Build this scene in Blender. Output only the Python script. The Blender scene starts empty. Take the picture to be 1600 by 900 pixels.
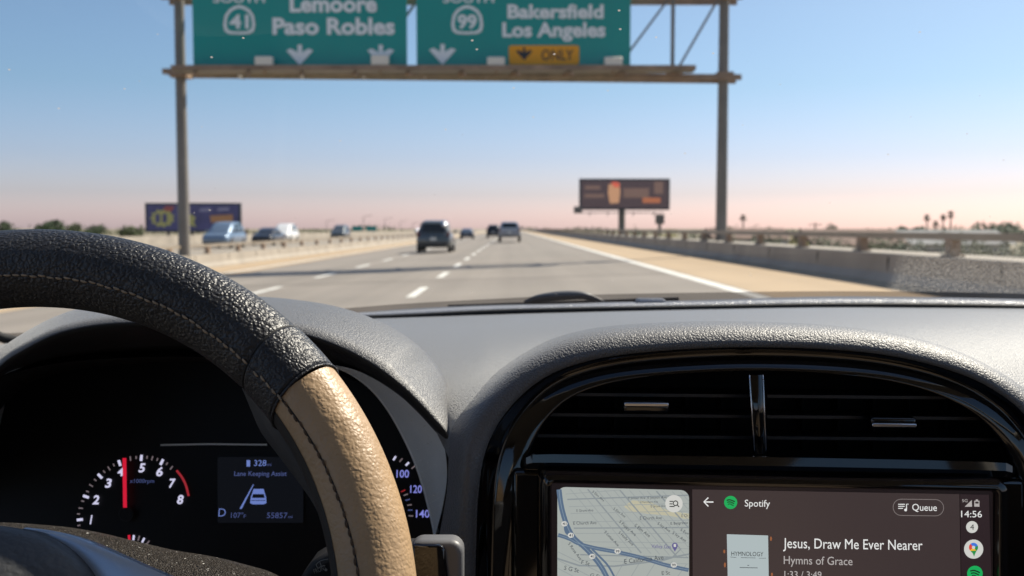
import bpy, bmesh, math, random
from mathutils import Vector, Matrix
random.seed(7)
R = math.radians
SC = bpy.context.scene
COL = SC.collection
F = 1500.0                                   # focal length in photo pixels (1600 wide)
PIT = math.atan(93 / 1500.0)
CP, SP = math.cos(PIT), math.sin(PIT)
EYE = Vector((0, 0, 1.25))

# ---------------------------------------------------------------- camera, sky, sun, exposure
cam = bpy.data.objects.new('camera', bpy.data.cameras.new('camera'))
COL.objects.link(cam)
cam.location = EYE
cam.rotation_euler = (R(90) - PIT, 0, 0)
cam.data.sensor_width = 36
cam.data.lens = F / 1600 * 36
cam.data.clip_start = 0.02
cam.data.clip_end = 20000
cam.data.dof.use_dof = True
cam.data.dof.focus_distance = 0.52
cam.data.dof.aperture_fstop = 13.5
SC.camera = cam

SUN_EL, SUN_AZ = R(47), R(52)
world = bpy.data.worlds.new('World'); SC.world = world; world.use_nodes = True
nt = world.node_tree; nt.nodes.clear()
wo = nt.nodes.new('ShaderNodeOutputWorld'); bg = nt.nodes.new('ShaderNodeBackground')
sky = nt.nodes.new('ShaderNodeTexSky'); sky.sky_type = 'NISHITA'; sky.sun_disc = False
sky.sun_elevation = SUN_EL; sky.sun_rotation = SUN_AZ
sky.air_density = 1.0; sky.dust_density = 1.3; sky.ozone_density = 1.5
bg.inputs['Strength'].default_value = 0.077
# smog near the horizon: a pinkish band that runs right round the sky
tc = nt.nodes.new('ShaderNodeTexCoord'); sx = nt.nodes.new('ShaderNodeSeparateXYZ')
rp = nt.nodes.new('ShaderNodeValToRGB'); mx = nt.nodes.new('ShaderNodeMix'); mx.data_type = 'RGBA'; mx.blend_type = 'MULTIPLY'
mx.inputs[0].default_value = 1.0
nt.links.new(tc.outputs['Generated'], sx.inputs[0]); nt.links.new(sx.outputs['Z'], rp.inputs[0])
els = rp.color_ramp.elements
els[0].position = 0.0; els[0].color = (1.66, 1.36, 1.72, 1)
els[1].position = 0.24; els[1].color = (0.73, 0.82, 0.90, 1)
e = els.new(0.035); e.color = (1.02, 0.94, 1.20, 1)
e = els.new(0.072); e.color = (0.83, 0.84, 1.08, 1)
e = els.new(0.14); e.color = (0.69, 0.81, 0.94, 1)
nt.links.new(sky.outputs[0], mx.inputs[6]); nt.links.new(rp.outputs[0], mx.inputs[7])
nt.links.new(mx.outputs[2], bg.inputs['Color']); nt.links.new(bg.outputs[0], wo.inputs[0])

sun = bpy.data.objects.new('sun', bpy.data.lights.new('sun', 'SUN')); COL.objects.link(sun)
sun.data.energy = 4.2; sun.data.angle = R(0.53); sun.data.color = (1.0, 0.91, 0.77)
sdir = Vector((math.cos(SUN_EL) * math.sin(SUN_AZ), math.cos(SUN_EL) * math.cos(SUN_AZ), math.sin(SUN_EL)))
sun.rotation_euler = (-sdir).to_track_quat('-Z', 'Y').to_euler()
sun.location = sdir * 60

EXPO = 0.82
SC.view_settings.view_transform = 'Standard'; SC.view_settings.look = 'None'
SC.view_settings.exposure = EXPO; SC.view_settings.gamma = 1
SC.render.engine = 'CYCLES'
SC.cycles.use_denoising = True
SC.cycles.max_bounces = 8; SC.cycles.transparent_max_bounces = 16
SC.cycles.caustics_reflective = False; SC.cycles.caustics_refractive = False
SC.cycles.sample_clamp_indirect = 6

# ---------------------------------------------------------------- helpers
def lin(c):
    return tuple((x / 255 / 12.92 if x / 255 <= 0.04045 else ((x / 255 + 0.055) / 1.055) ** 2.4) for x in c)

def ray(px, py):
    x, u = (px - 800) / F, (450 - py) / F
    return Vector((x, CP + u * SP, -SP + u * CP))

def PX(px, py, d):                            # a point of the car interior, d metres along the camera axis
    return EYE + ray(px, py) * d

def WY(px, py, y):                            # a point of the outside world at distance y
    r = ray(px, py)
    return EYE + r * (y / r.y)

def spline(pts, n):                           # Catmull-Rom, evenly spaced along its length
    P = [Vector(p) for p in pts]
    if len(P) == 2:
        return [P[0].lerp(P[1], i / (n - 1)) for i in range(n)]
    Q = [P[0] * 2 - P[1]] + P + [P[-1] * 2 - P[-2]]
    S = []
    for i in range(1, len(Q) - 2):
        a, b, c, d = Q[i - 1:i + 3]
        for k in range(14):
            t = k / 14
            S.append(0.5 * ((2 * b) + (c - a) * t + (2 * a - 5 * b + 4 * c - d) * t * t + (3 * b - a - 3 * c + d) * t ** 3))
    S.append(P[-1])
    L = [0]
    for i in range(1, len(S)):
        L.append(L[-1] + (S[i] - S[i - 1]).length)
    out, j = [], 0
    for i in range(n):
        t = L[-1] * i / (n - 1)
        while j < len(L) - 2 and L[j + 1] < t:
            j += 1
        w = (t - L[j]) / max(L[j + 1] - L[j], 1e-9)
        out.append(S[j].lerp(S[j + 1], min(max(w, 0), 1)))
    return out

def pcurve(pts, n):                           # (px, py, d) control points -> n world points
    s = spline([(p[0], p[1], p[2] * 1000) for p in pts], n)
    return [PX(v.x, v.y, v.z / 1000) for v in s]

class MB:
    def __init__(self): self.v, self.f = [], []
    def add(self, vs, fs):
        o = len(self.v); self.v += [Vector(v) for v in vs]; self.f += [[i + o for i in f] for f in fs]; return self
    def box(self, c, s, m=None):
        c = Vector(c); x, y, z = s[0] / 2, s[1] / 2, s[2] / 2
        vs = [Vector((a * x, b * y, d * z)) for a in (-1, 1) for b in (-1, 1) for d in (-1, 1)]
        if m: vs = [m @ v for v in vs]
        return self.add([c + v for v in vs], [(0, 1, 3, 2), (4, 6, 7, 5), (0, 4, 5, 1), (2, 3, 7, 6), (0, 2, 6, 4), (1, 5, 7, 3)])
    def bar(self, a, b, w, h=None):           # a box from a to b
        a, b = Vector(a), Vector(b); h = h or w
        d = (b - a).normalized(); up = Vector((0, 0, 1)) if abs(d.z) < 0.95 else Vector((0, 1, 0))
        s = d.cross(up).normalized(); u = s.cross(d)
        vs = [p + s * (i * w / 2) + u * (j * h / 2) for p in (a, b) for i, j in ((-1, -1), (1, -1), (1, 1), (-1, 1))]
        return self.add(vs, [(0, 3, 2, 1), (4, 5, 6, 7), (0, 1, 5, 4), (1, 2, 6, 5), (2, 3, 7, 6), (3, 0, 4, 7)])
    def tube(self, path, r, n=8, cap=True):
        path = [Vector(p) for p in path]; rs = r if isinstance(r, (list, tuple)) else [r] * len(path)
        rows = []; prev = None
        for i, p in enumerate(path):
            t = (path[min(i + 1, len(path) - 1)] - path[max(i - 1, 0)]).normalized()
            if prev is None:
                up = Vector((0, 0, 1)) if abs(t.z) < 0.9 else Vector((0, 1, 0))
                s = t.cross(up).normalized()
            else:
                s = (prev - t * prev.dot(t)).normalized()
            prev = s; u = s.cross(t)
            rows.append([p + (s * math.cos(2 * math.pi * k / n) + u * math.sin(2 * math.pi * k / n)) * rs[i] for k in range(n)])
        self.loft(rows, close=True)
        if cap:
            o = len(self.v); self.v += rows[0] + rows[-1]
            self.f += [list(range(o, o + n))[::-1], list(range(o + n, o + 2 * n))]
        return self
    def loft(self, rows, close=False):
        n = len(rows[0]); o = len(self.v)
        for r_ in rows: self.v += [Vector(p) for p in r_]
        for i in range(len(rows) - 1):
            for k in range(n if close else n - 1):
                a = o + i * n + k; b = o + i * n + (k + 1) % n
                self.f.append([a, b, b + n, a + n])
        return self
    def poly(self, pts):
        return self.add(pts, [list(range(len(pts)))])
    def prism(self, pts, off):                # extrude a flat outline by a vector
        n = len(pts); pts = [Vector(p) for p in pts]; off = Vector(off)
        return self.add(pts + [p + off for p in pts], [list(range(n))[::-1], list(range(n, 2 * n))] +
                        [[i, (i + 1) % n, (i + 1) % n + n, i + n] for i in range(n)])
    def build(self, name, mat, parent=None, smooth=False, bevel=0, solid=0, seg=2, sub=0, angle=None):
        o0 = root_loc(parent)
        me = bpy.data.meshes.new(name)
        me.from_pydata([v - o0 for v in self.v], [], self.f); me.update()
        bm = bmesh.new(); bm.from_mesh(me)
        bmesh.ops.remove_doubles(bm, verts=bm.verts, dist=1e-6)
        bmesh.ops.recalc_face_normals(bm, faces=bm.faces); bm.to_mesh(me); bm.free()
        if mat: me.materials.append(mat)
        if smooth:
            me.polygons.foreach_set('use_smooth', [True] * len(me.polygons))
            if angle: me.set_sharp_from_angle(angle=R(angle))
        o = bpy.data.objects.new(name, me); COL.objects.link(o)
        if parent: o.parent = parent
        if sub:
            m = o.modifiers.new('sub', 'SUBSURF'); m.levels = m.render_levels = sub
        if solid:
            m = o.modifiers.new('solid', 'SOLIDIFY'); m.thickness = solid; m.offset = 0
        if bevel:
            m = o.modifiers.new('bevel', 'BEVEL'); m.width = bevel; m.segments = seg; m.limit_method = 'ANGLE'; m.angle_limit = R(40)
            if not smooth:
                me.polygons.foreach_set('use_smooth', [True] * len(me.polygons)); me.set_sharp_from_angle(angle=R(35))
        return o

ROOT = {}
def root_loc(p):
    while p is not None:
        if p.name in ROOT: return ROOT[p.name]
        p = p.parent
    return Vector((0, 0, 0))

def thing(name, label, cat, loc=(0, 0, 0), group=None):
    o = bpy.data.objects.new(name, None); COL.objects.link(o); o.location = loc; o.empty_display_size = 0.2
    ROOT[o.name] = Vector(loc); tag(o, label, cat, group); return o

def tag(o, label, cat, group=None):
    o['label'] = label; o['category'] = cat
    if group: o['group'] = group
    return o

def kind(o, k): o['kind'] = k; return o

def copy_tree(o, parent=None):
    c = o.copy(); COL.objects.link(c)
    if parent: c.parent = parent
    for ch in list(o.children): copy_tree(ch, c)
    return c

# ---------------------------------------------------------------- materials
def mat(name, col, rough=0.5, metal=0.0, spec=0.5, noise=None, bump=None, coat=0.0, emit=None, estr=1.0, sheen=0.0):
    """noise=(scale, amount[, detail]) varies the colour; bump=[(type, scale, strength_m)]"""
    m = bpy.data.materials.new(name); m.use_nodes = True
    t = m.node_tree; b = t.nodes['Principled BSDF']
    b.inputs['Base Color'].default_value = (*col, 1); b.inputs['Roughness'].default_value = rough
    b.inputs['Metallic'].default_value = metal; b.inputs['Specular IOR Level'].default_value = spec
    b.inputs['Coat Weight'].default_value = coat; b.inputs['Coat Roughness'].default_value = 0.04
    b.inputs['Sheen Weight'].default_value = sheen
    if emit:
        b.inputs['Emission Color'].default_value = (*emit, 1); b.inputs['Emission Strength'].default_value = estr
    tcn = None
    def coord():
        nonlocal tcn
        if tcn is None: tcn = t.nodes.new('ShaderNodeTexCoord')
        return tcn.outputs['Object']
    if noise:
        n = t.nodes.new('ShaderNodeTexNoise'); n.inputs['Scale'].default_value = noise[0]; n.inputs['Detail'].default_value = noise[2] if len(noise) > 2 else 5
        t.links.new(coord(), n.inputs['Vector'])
        mr = t.nodes.new('ShaderNodeMapRange'); mr.inputs[1].default_value = 0.3; mr.inputs[2].default_value = 0.7
        mr.inputs[3].default_value = 1 - noise[1]; mr.inputs[4].default_value = 1 + noise[1]
        t.links.new(n.outputs[0], mr.inputs[0])
        mm = t.nodes.new('ShaderNodeMix'); mm.data_type = 'RGBA'; mm.blend_type = 'MULTIPLY'; mm.inputs[0].default_value = 1
        mm.inputs[6].default_value = (*col, 1); t.links.new(mr.outputs[0], mm.inputs[7]); t.links.new(mm.outputs[2], b.inputs['Base Color'])
    prev = None
    for bt, sc, st in (bump or []):
        if bt == 'noise':
            n = t.nodes.new('ShaderNodeTexNoise'); n.inputs['Scale'].default_value = sc; n.inputs['Detail'].default_value = 3; out = n.outputs[0]
        elif bt == 'grain':                   # irregular leather grain: cells pulled about by noise
            n0 = t.nodes.new('ShaderNodeTexNoise'); n0.inputs['Scale'].default_value = sc * .55; n0.inputs['Detail'].default_value = 2
            t.links.new(coord(), n0.inputs['Vector'])
            va = t.nodes.new('ShaderNodeVectorMath'); va.operation = 'MULTIPLY_ADD'; va.inputs[1].default_value = (1.6 / sc,) * 3
            t.links.new(n0.outputs['Color'], va.inputs[0]); t.links.new(coord(), va.inputs[2])
            n = t.nodes.new('ShaderNodeTexVoronoi'); n.inputs['Scale'].default_value = sc; n.feature = 'SMOOTH_F1'; n.inputs['Smoothness'].default_value = .35
            t.links.new(va.outputs[0], n.inputs['Vector'])
            iv = t.nodes.new('ShaderNodeMath'); iv.operation = 'SUBTRACT'; iv.inputs[0].default_value = 1; t.links.new(n.outputs['Distance'], iv.inputs[1]); out = iv.outputs[0]
            n = None
        else:
            n = t.nodes.new('ShaderNodeTexVoronoi'); n.inputs['Scale'].default_value = sc
            n.feature = 'DISTANCE_TO_EDGE' if bt == 'cell' else 'F1'; out = n.outputs['Distance']
            if bt == 'cell':
                mr = t.nodes.new('ShaderNodeMapRange'); mr.inputs[1].default_value = 0.0; mr.inputs[2].default_value = 0.32
                mr.interpolation_type = 'SMOOTHSTEP'; t.links.new(out, mr.inputs[0]); out = mr.outputs[0]
        if n: t.links.new(coord(), n.inputs['Vector'])
        bp = t.nodes.new('ShaderNodeBump'); bp.inputs['Strength'].default_value = 1.0; bp.inputs['Distance'].default_value = st
        t.links.new(out, bp.inputs['Height'])
        if prev: t.links.new(prev.outputs[0], bp.inputs['Normal'])
        prev = bp
    if prev: t.links.new(prev.outputs[0], b.inputs['Normal'])
    return m

def glow(name, srgb, k=1.0):                  # a lit display colour, as it shows at this exposure
    c = [x / 2 ** EXPO * k for x in lin(srgb)]
    return mat(name, (0.004, 0.004, 0.005), 0.22, emit=c, estr=1.0)

M = {}
M['dash'] = mat('dash_plastic', (0.070, 0.070, 0.074), 0.50, spec=0.8, sheen=0.3, noise=(3, 0.06), bump=[('grain', 820, 0.0004)])
M['dash_soft'] = mat('dash_soft_plastic', (0.092, 0.090, 0.090), 0.50, spec=0.85, sheen=0.42, noise=(3, 0.06), bump=[('grain', 860, 0.0003)])
M['satin'] = mat('satin_grey_plastic', (0.80, 0.80, 0.79), 0.45, noise=(40, 0.05))
M['stalk_grey'] = mat('stalk_grey_plastic', (0.14, 0.14, 0.145), 0.45, noise=(60, 0.08))
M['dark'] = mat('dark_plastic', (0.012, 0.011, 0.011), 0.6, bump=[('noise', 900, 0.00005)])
M['recess'] = mat('black_recess', (0.004, 0.0035, 0.004), 0.7, spec=0.2)
M['piano'] = mat('piano_black', (0.003, 0.0025, 0.003), 0.05, spec=0.6, coat=0.4)
M['chrome'] = mat('satin_chrome', (0.6, 0.6, 0.62), 0.18, metal=1)
M['sky_tint_trim'] = mat('satin_silver_sky_tint', (0.50, 0.58, 0.68), 0.30, metal=0.45, spec=0.8)  # silver trim; the blue of the reflected sky is put into its colour
M['leather'] = mat('black_leather', (0.018, 0.018, 0.020), 0.43, noise=(30, 0.2), bump=[('grain', 560, 0.0007), ('noise', 45, 0.0010)])
M['leather_edge'] = mat('black_leather_fine', (0.015, 0.016, 0.020), 0.43, bump=[('grain', 700, 0.0005), ('noise', 70, 0.0008)])
M['beige'] = mat('beige_leather', (0.42, 0.28, 0.155), 0.45, noise=(22, 0.12), bump=[('noise', 55, 0.0012), ('noise', 190, 0.0004), ('grain', 520, 0.00028)])
M['thread_tan'] = mat('tan_thread', (0.33, 0.25, 0.17), 0.8)
M['thread_brown'] = mat('brown_thread', (0.09, 0.055, 0.03), 0.8)
M['hub'] = mat('hub_leather', (0.05, 0.052, 0.056), 0.48, bump=[('grain', 330, 0.0003)])
M['dusty'] = mat('dusty_plastic', (0.045, 0.038, 0.032), 0.36, noise=(900, 0.6, 2), bump=[('cell', 700, 0.0011)])
M['spoke_grey'] = mat('spoke_grey_plastic', (0.05, 0.052, 0.055), 0.5)
M['rubber'] = mat('black_rubber', (0.008, 0.008, 0.008), 0.7)
M['cowl'] = mat('cowl_plastic', (0.30, 0.31, 0.34), 0.35, bump=[('cell', 300, 0.0004)])
M['cream'] = mat('cream_fabric', (0.46, 0.43, 0.37), 0.85, bump=[('noise', 200, 0.001)])
M['seat'] = mat('tan_seat_leather', (0.24, 0.18, 0.125), 0.5, bump=[('grain', 260, 0.0005)])
M['doorcard'] = mat('door_panel_grey', (0.13, 0.125, 0.12), 0.6)
M['red'] = mat('red_button', (0.55, 0.02, 0.015), 0.4)
M['white_dust'] = mat('pale_dust', (0.7, 0.68, 0.64), 0.8)

# ---------------------------------------------------------------- outside: materials
M['ground'] = mat('dry_ground', (0.19, 0.16, 0.10), 0.95, noise=(0.02, 0.35, 8))
M['thermo'] = mat('worn_white_paint', (0.72, 0.70, 0.64), 0.6, noise=(1.4, 0.12, 6))
M['conc'] = mat('parapet_concrete', (0.34, 0.30, 0.25), 0.85, noise=(0.6, 0.16, 6), bump=[('noise', 25, 0.004)])
M['conc_old'] = mat('weathered_concrete', (0.31, 0.27, 0.22), 0.85, noise=(0.5, 0.2, 6))
M['railsteel'] = mat('weathered_rail_steel', (0.30, 0.25, 0.19), 0.55, metal=0.2, noise=(1.5, 0.15))
M['galv'] = mat('galvanised_steel', (0.20, 0.185, 0.165), 0.6, metal=0.25, noise=(1.0, 0.15))
M['rust'] = mat('brown_weathered_steel', (0.30, 0.21, 0.145), 0.65, metal=0.15, noise=(2.0, 0.25))
M['green'] = mat('sign_green', (0.0, 0.30, 0.27), 0.4, noise=(0.5, 0.04))
M['signwhite'] = mat('sign_white', (0.86, 0.90, 0.90), 0.5)
M['signyellow'] = mat('sign_yellow', (0.85, 0.36, 0.0), 0.5)
M['signblack'] = mat('sign_black', (0.015, 0.02, 0.03), 0.5)
M['lampbox'] = mat('cream_lamp_box', (0.80, 0.75, 0.64), 0.5)
M['palm'] = mat('palm_green', (0.035, 0.055, 0.028), 0.7, noise=(2, 0.3))
M['leaf'] = mat('leaf_green', (0.040, 0.068, 0.020), 0.7, noise=(0.7, 0.35))
M['leaf_pale'] = mat('leaf_olive', (0.075, 0.092, 0.030), 0.75, noise=(0.7, 0.3))
M['leaf_yellow'] = mat('leaf_yellow', (0.30, 0.27, 0.05), 0.75, noise=(0.9, 0.3))
M['bark'] = mat('grey_bark', (0.13, 0.11, 0.085), 0.9, noise=(3, 0.2))
M['glassdark'] = mat('tinted_car_glass', (0.012, 0.016, 0.018), 0.06, spec=0.6)
M['tyre'] = mat('tyre_rubber', (0.012, 0.012, 0.012), 0.85)
M['alloy'] = mat('wheel_alloy', (0.30, 0.30, 0.31), 0.35, metal=0.8)
M['taillight'] = mat('tail_light_red', (0.10, 0.012, 0.012), 0.2)
M['plate'] = mat('number_plate', (0.6, 0.6, 0.58), 0.5)

def pave(name, col, streak):
    """worn pavement: fine grain plus long wear streaks that run along the lanes"""
    m = mat(name, col, 0.82, bump=[('noise', 40, 0.003)])
    t = m.node_tree; b = t.nodes['Principled BSDF']
    tcn = t.nodes.new('ShaderNodeTexCoord')
    mp = t.nodes.new('ShaderNodeMapping'); mp.inputs['Scale'].default_value = (1.1, 0.012, 1)
    n1 = t.nodes.new('ShaderNodeTexNoise'); n1.inputs['Scale'].default_value = 1.0; n1.inputs['Detail'].default_value = 4
    n2 = t.nodes.new('ShaderNodeTexNoise'); n2.inputs['Scale'].default_value = 0.25; n2.inputs['Detail'].default_value = 8
    t.links.new(tcn.outputs['Object'], mp.inputs[0]); t.links.new(mp.outputs[0], n1.inputs['Vector']); t.links.new(tcn.outputs['Object'], n2.inputs['Vector'])
    ad = t.nodes.new('ShaderNodeMath'); ad.operation = 'ADD'; t.links.new(n1.outputs[0], ad.inputs[0]); t.links.new(n2.outputs[0], ad.inputs[1])
    mr = t.nodes.new('ShaderNodeMapRange'); mr.inputs[1].default_value = 0.7; mr.inputs[2].default_value = 1.3
    mr.inputs[3].default_value = 1 - streak; mr.inputs[4].default_value = 1 + streak; t.links.new(ad.outputs[0], mr.inputs[0])
    mm = t.nodes.new('ShaderNodeMix'); mm.data_type = 'RGBA'; mm.blend_type = 'MULTIPLY'; mm.inputs[0].default_value = 1
    mm.inputs[6].default_value = (*col, 1); t.links.new(mr.outputs[0], mm.inputs[7]); t.links.new(mm.outputs[2], b.inputs['Base Color'])
    return m
M['lane'] = pave('lane_pavement', (0.225, 0.196, 0.165), 0.17)
M['lane_far'] = pave('carriageway_pavement', (0.27, 0.23, 0.18), 0.10)
M['shoulder'] = pave('shoulder_concrete', (0.41, 0.30, 0.185), 0.10)

# ---------------------------------------------------------------- outside: ground and roads
BANK = 0.03
def zb(x): return BANK * x                    # the carriageway is banked, right side up
GZ = -2.6                                     # the land beside the raised freeway
kind(MB().poly([(-9000, -300, GZ), (9000, -300, GZ), (9000, 12000, GZ), (-9000, 12000, GZ)]).build('ground', M['ground']), 'structure')
Y0, Y1 = -40, 1900
XL, XR = -12.3, 6.9                           # faces of the two parapets
def slab(name, x0, x1, m, z=None, dz=0.0, th=1.2):
    za = (zb(x0) if z is None else z) + dz; zc = (zb(x1) if z is None else z) + dz
    b = MB().add([(x0, Y0, za), (x1, Y0, zc), (x1, Y1, zc), (x0, Y1, za), (x0, Y0, za - th), (x1, Y0, zc - th), (x1, Y1, zc - th), (x0, Y1, za - th)],
                 [(0, 1, 2, 3), (7, 6, 5, 4), (0, 4, 5, 1), (1, 5, 6, 2), (2, 6, 7, 3), (3, 7, 4, 0)])
    return kind(b.build(name, m), 'structure')
XE, XD = 4.03, -1.94                          # solid edge line and dashed lane line
road = slab('road', XL + 3.0, XE + 0.25, M['lane'])
slab('shoulder_right', XE + 0.25, XR + 0.6, M['shoulder'])
slab('shoulder_left', XL - 0.6, XL + 3.0, M['shoulder'])
slab('opposite_carriageway', -31.0, XL - 0.6, M['lane_far'], z=-0.12)
emb = MB().add([(XL - 22, Y0, -1.3), (XR + 3, Y0, -1.0), (XR + 3, Y1, -1.0), (XL - 22, Y1, -1.3), (XL - 28, Y0, GZ - .2), (XR + 9, Y0, GZ - .2), (XR + 9, Y1, GZ - .2), (XL - 28, Y1, GZ - .2)],
               [(0, 1, 2, 3), (7, 6, 5, 4), (0, 4, 5, 1), (1, 5, 6, 2), (2, 6, 7, 3), (3, 7, 4, 0)])
kind(emb.build('embankment', M['ground']), 'structure')

def sheet(name, x0, x1, y0, y1, m, dz=0.004, parent=road):
    return MB().poly([(x0, y0, zb(x0) + dz), (x1, y0, zb(x1) + dz), (x1, y1, zb(x1) + dz), (x0, y1, zb(x0) + dz)]).build(name, m, parent)
sheet('edge_line', XE - 0.08, XE + 0.17, Y0, Y1, M['thermo'])
sheet('edge_line', XL + 2.2, XL + 2.4, Y0, Y1, M['thermo'])
dash0 = sheet('lane_dash', XD - 0.09, XD + 0.09, 18.2, 21.3, M['thermo'])
for i in range(1, 34):
    c = dash0.copy(); COL.objects.link(c); c.location.y = 7.3 * i
for i in range(0, 34):
    c = dash0.copy(); COL.objects.link(c); c.location = (-3.7, 2.0 + 7.3 * i, -3.7 * BANK)
# expansion joints of the bridge deck, cut across the lanes
for i in range(14):
    y = 24 + i * 18.0
    sheet('deck_joint', XL + 3.02, XE - 0.1, y, y + 0.07, M['rubber'], 0.003)

# ---------------------------------------------------------------- parapets with steel rails
def parapet(label, xf, side, spacing, first, n, zbase, h=0.57, rh=0.97):
    """side +1: the wall stands right of its road face at xf"""
    t = thing('bridge_parapet', label, 'barrier', (xf, Y0, zbase))
    prof = [(0, -0.4), (0, 0.07), (0.10, 0.22), (0.13, h), (1.35, h), (1.35, -0.4)]
    a = [(xf + side * p, Y0, zbase + z) for p, z in prof]
    MB().prism(a, (0, Y1 - Y0, 0)).build('parapet_wall', M['conc'], t)
    xr = xf + side * 0.44
    MB().box((xr, (Y0 + Y1) / 2, zbase + rh - 0.06), (0.15, Y1 - Y0, 0.12)).build('rail', M['railsteel'], t)
    p0 = MB()
    yy = first
    p0.box((xr, yy, zbase + h + (rh - h - .06) / 2), (0.16, 0.24, rh - h - 0.12)); p0.box((xr, yy, zbase + h + 0.02), (0.26, 0.34, 0.04))
    po = p0.build('rail_post', M['rust'], t)
    for i in range(1, n):
        c = po.copy(); COL.objects.link(c); c.location.y = spacing * i
    # joints in the wall
    j0 = MB().box((xf + side * 0.117, yy + 1.9, zbase + 0.36), (0.03, 0.03, 0.30)).build('wall_joint', M['rubber'], t)
    for i in range(1, n):
        c = j0.copy(); COL.objects.link(c); c.location.y = spacing * i
    return t
parapet('concrete parapet with steel tube rail on the right shoulder beside the bushes', XR, 1, 4.15, 16.0 - 4.15 * 4, 70, zb(XR))
parapet('concrete parapet with dark rail posts along the left shoulder, before the oncoming traffic', XL, -1, 4.5, 40.2 - 4.5 * 8, 70, zb(XL))
far = thing('roadside_wall', 'low pale concrete wall on the far side of the oncoming lanes', 'barrier', (-30.5, Y0, -0.12))
MB().prism([(-30.6, Y0, -0.5), (-30.5, Y0, 0.62), (-30.3, Y0, 0.62), (-30.2, Y0, -0.5)], (0, Y1 - Y0, 0)).build('wall', M['conc_old'], far)

# ---------------------------------------------------------------- overhead sign gantry
GY = 37.0
def G(px, py, y=GY): return WY(px, py, y)
gl, gr = G(284, 200).x, G(1129, 200).x
zlo, zhi = G(800, 118).z, G(800, -2).z
gan = thing('sign_gantry', 'steel truss gantry on two posts carrying the green signs over the freeway', 'gantry', (0, GY, 0))
for x, zg in ((gl, -2.4), (gr, -2.4)):
    MB().tube([(x, GY, zg), (x, GY, zhi + 0.5)], [0.23, 0.185], 16).build('post', M['galv'], gan, smooth=True, angle=40)
    MB().box((x, GY, zlo), (0.62, 0.9, 0.16)).build('clamp_plate', M['rust'], gan)
for k, yy in enumerate((GY - 0.35, GY + 0.55)):
    for z in (zlo, zhi):
        MB().bar((gl - 0.55, yy, z + (0.10 if z == zlo else 0)), (gr + 0.6, yy, z - (0.12 if z == zlo else 0)), 0.16, 0.2).build('chord', M['rust'], gan)
N = 8
xs = [gr - 2.0 - i * 2.35 for i in range(N)]
for x in xs:
    MB().bar((x, GY - 0.35, zlo), (x, GY - 0.35, zhi), 0.13).build('vertical', M['galv'], gan)
    MB().bar((x, GY - 0.35, zlo - .02), (x, GY + 0.55, zlo - .02), 0.09).build('cross_tie', M['galv'], gan)
for i in range(N):
    x1 = xs[i]; x2 = gr - 0.15 if i == 0 else xs[i - 1]
    MB().bar((x1 + 0.1, GY - 0.30, zlo), (x2 - 0.1, GY - 0.30, zhi), 0.085).build('diagonal', M['galv'], gan)
# walkway under the signs with its brackets
MB().box(((gl + gr) / 2 - 0.6, GY - 0.95, zlo + 0.02), (gr - gl - 1.4, 0.75, 0.05)).build('walkway', M['galv'], gan)
MB().box(((gl + gr) / 2 - 0.6, GY - 1.34, zlo + 0.09), (gr - gl - 1.4, 0.04, 0.16)).build('walkway_edge', M['rust'], gan)
x = gl + 0.9
while x < gr - 1.6:
    MB().bar((x - 0.25, GY - 0.2, zlo + 0.02), (x + 0.12, GY - 1.5, zlo - 0.18), 0.09, 0.12).build('walkway_bracket', M['rust'], gan)
    x += 1.98
for px, py in ((413, 97), (594, 95), (775, 98), (958, 98)):
    p = G(px, py, GY - 1.15)
    MB().box(p, (0.66, 0.30, 0.40)).build('sign_lamp', M['lampbox'], gan, bevel=0.05)
    MB().bar(p + Vector((0, 0, -0.2)), p + Vector((0, 0.1, -0.42)), 0.07).build('lamp_bracket', M['rust'], gan)

# ---------------------------------------------------------------- lettering on any flat thing
_capH = None
def text_mesh(s, bold=0.0, shear=0.0, ext=0.0):
    cu = bpy.data.curves.new('t', 'FONT'); cu.body = s; cu.offset = bold; cu.extrude = ext; cu.shear = shear; cu.resolution_u = 3
    o = bpy.data.objects.new('t', cu); me = bpy.data.meshes.new_from_object(o)
    vs = [v.co.copy() for v in me.vertices]; fs = [list(p.vertices) for p in me.polygons]
    bpy.data.objects.remove(o); bpy.data.curves.remove(cu); bpy.data.meshes.remove(me)
    return vs, fs
def cap_height():
    global _capH
    if _capH is None:
        vs, _ = text_mesh('H'); _capH = max(v.y for v in vs)
    return _capH

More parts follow.
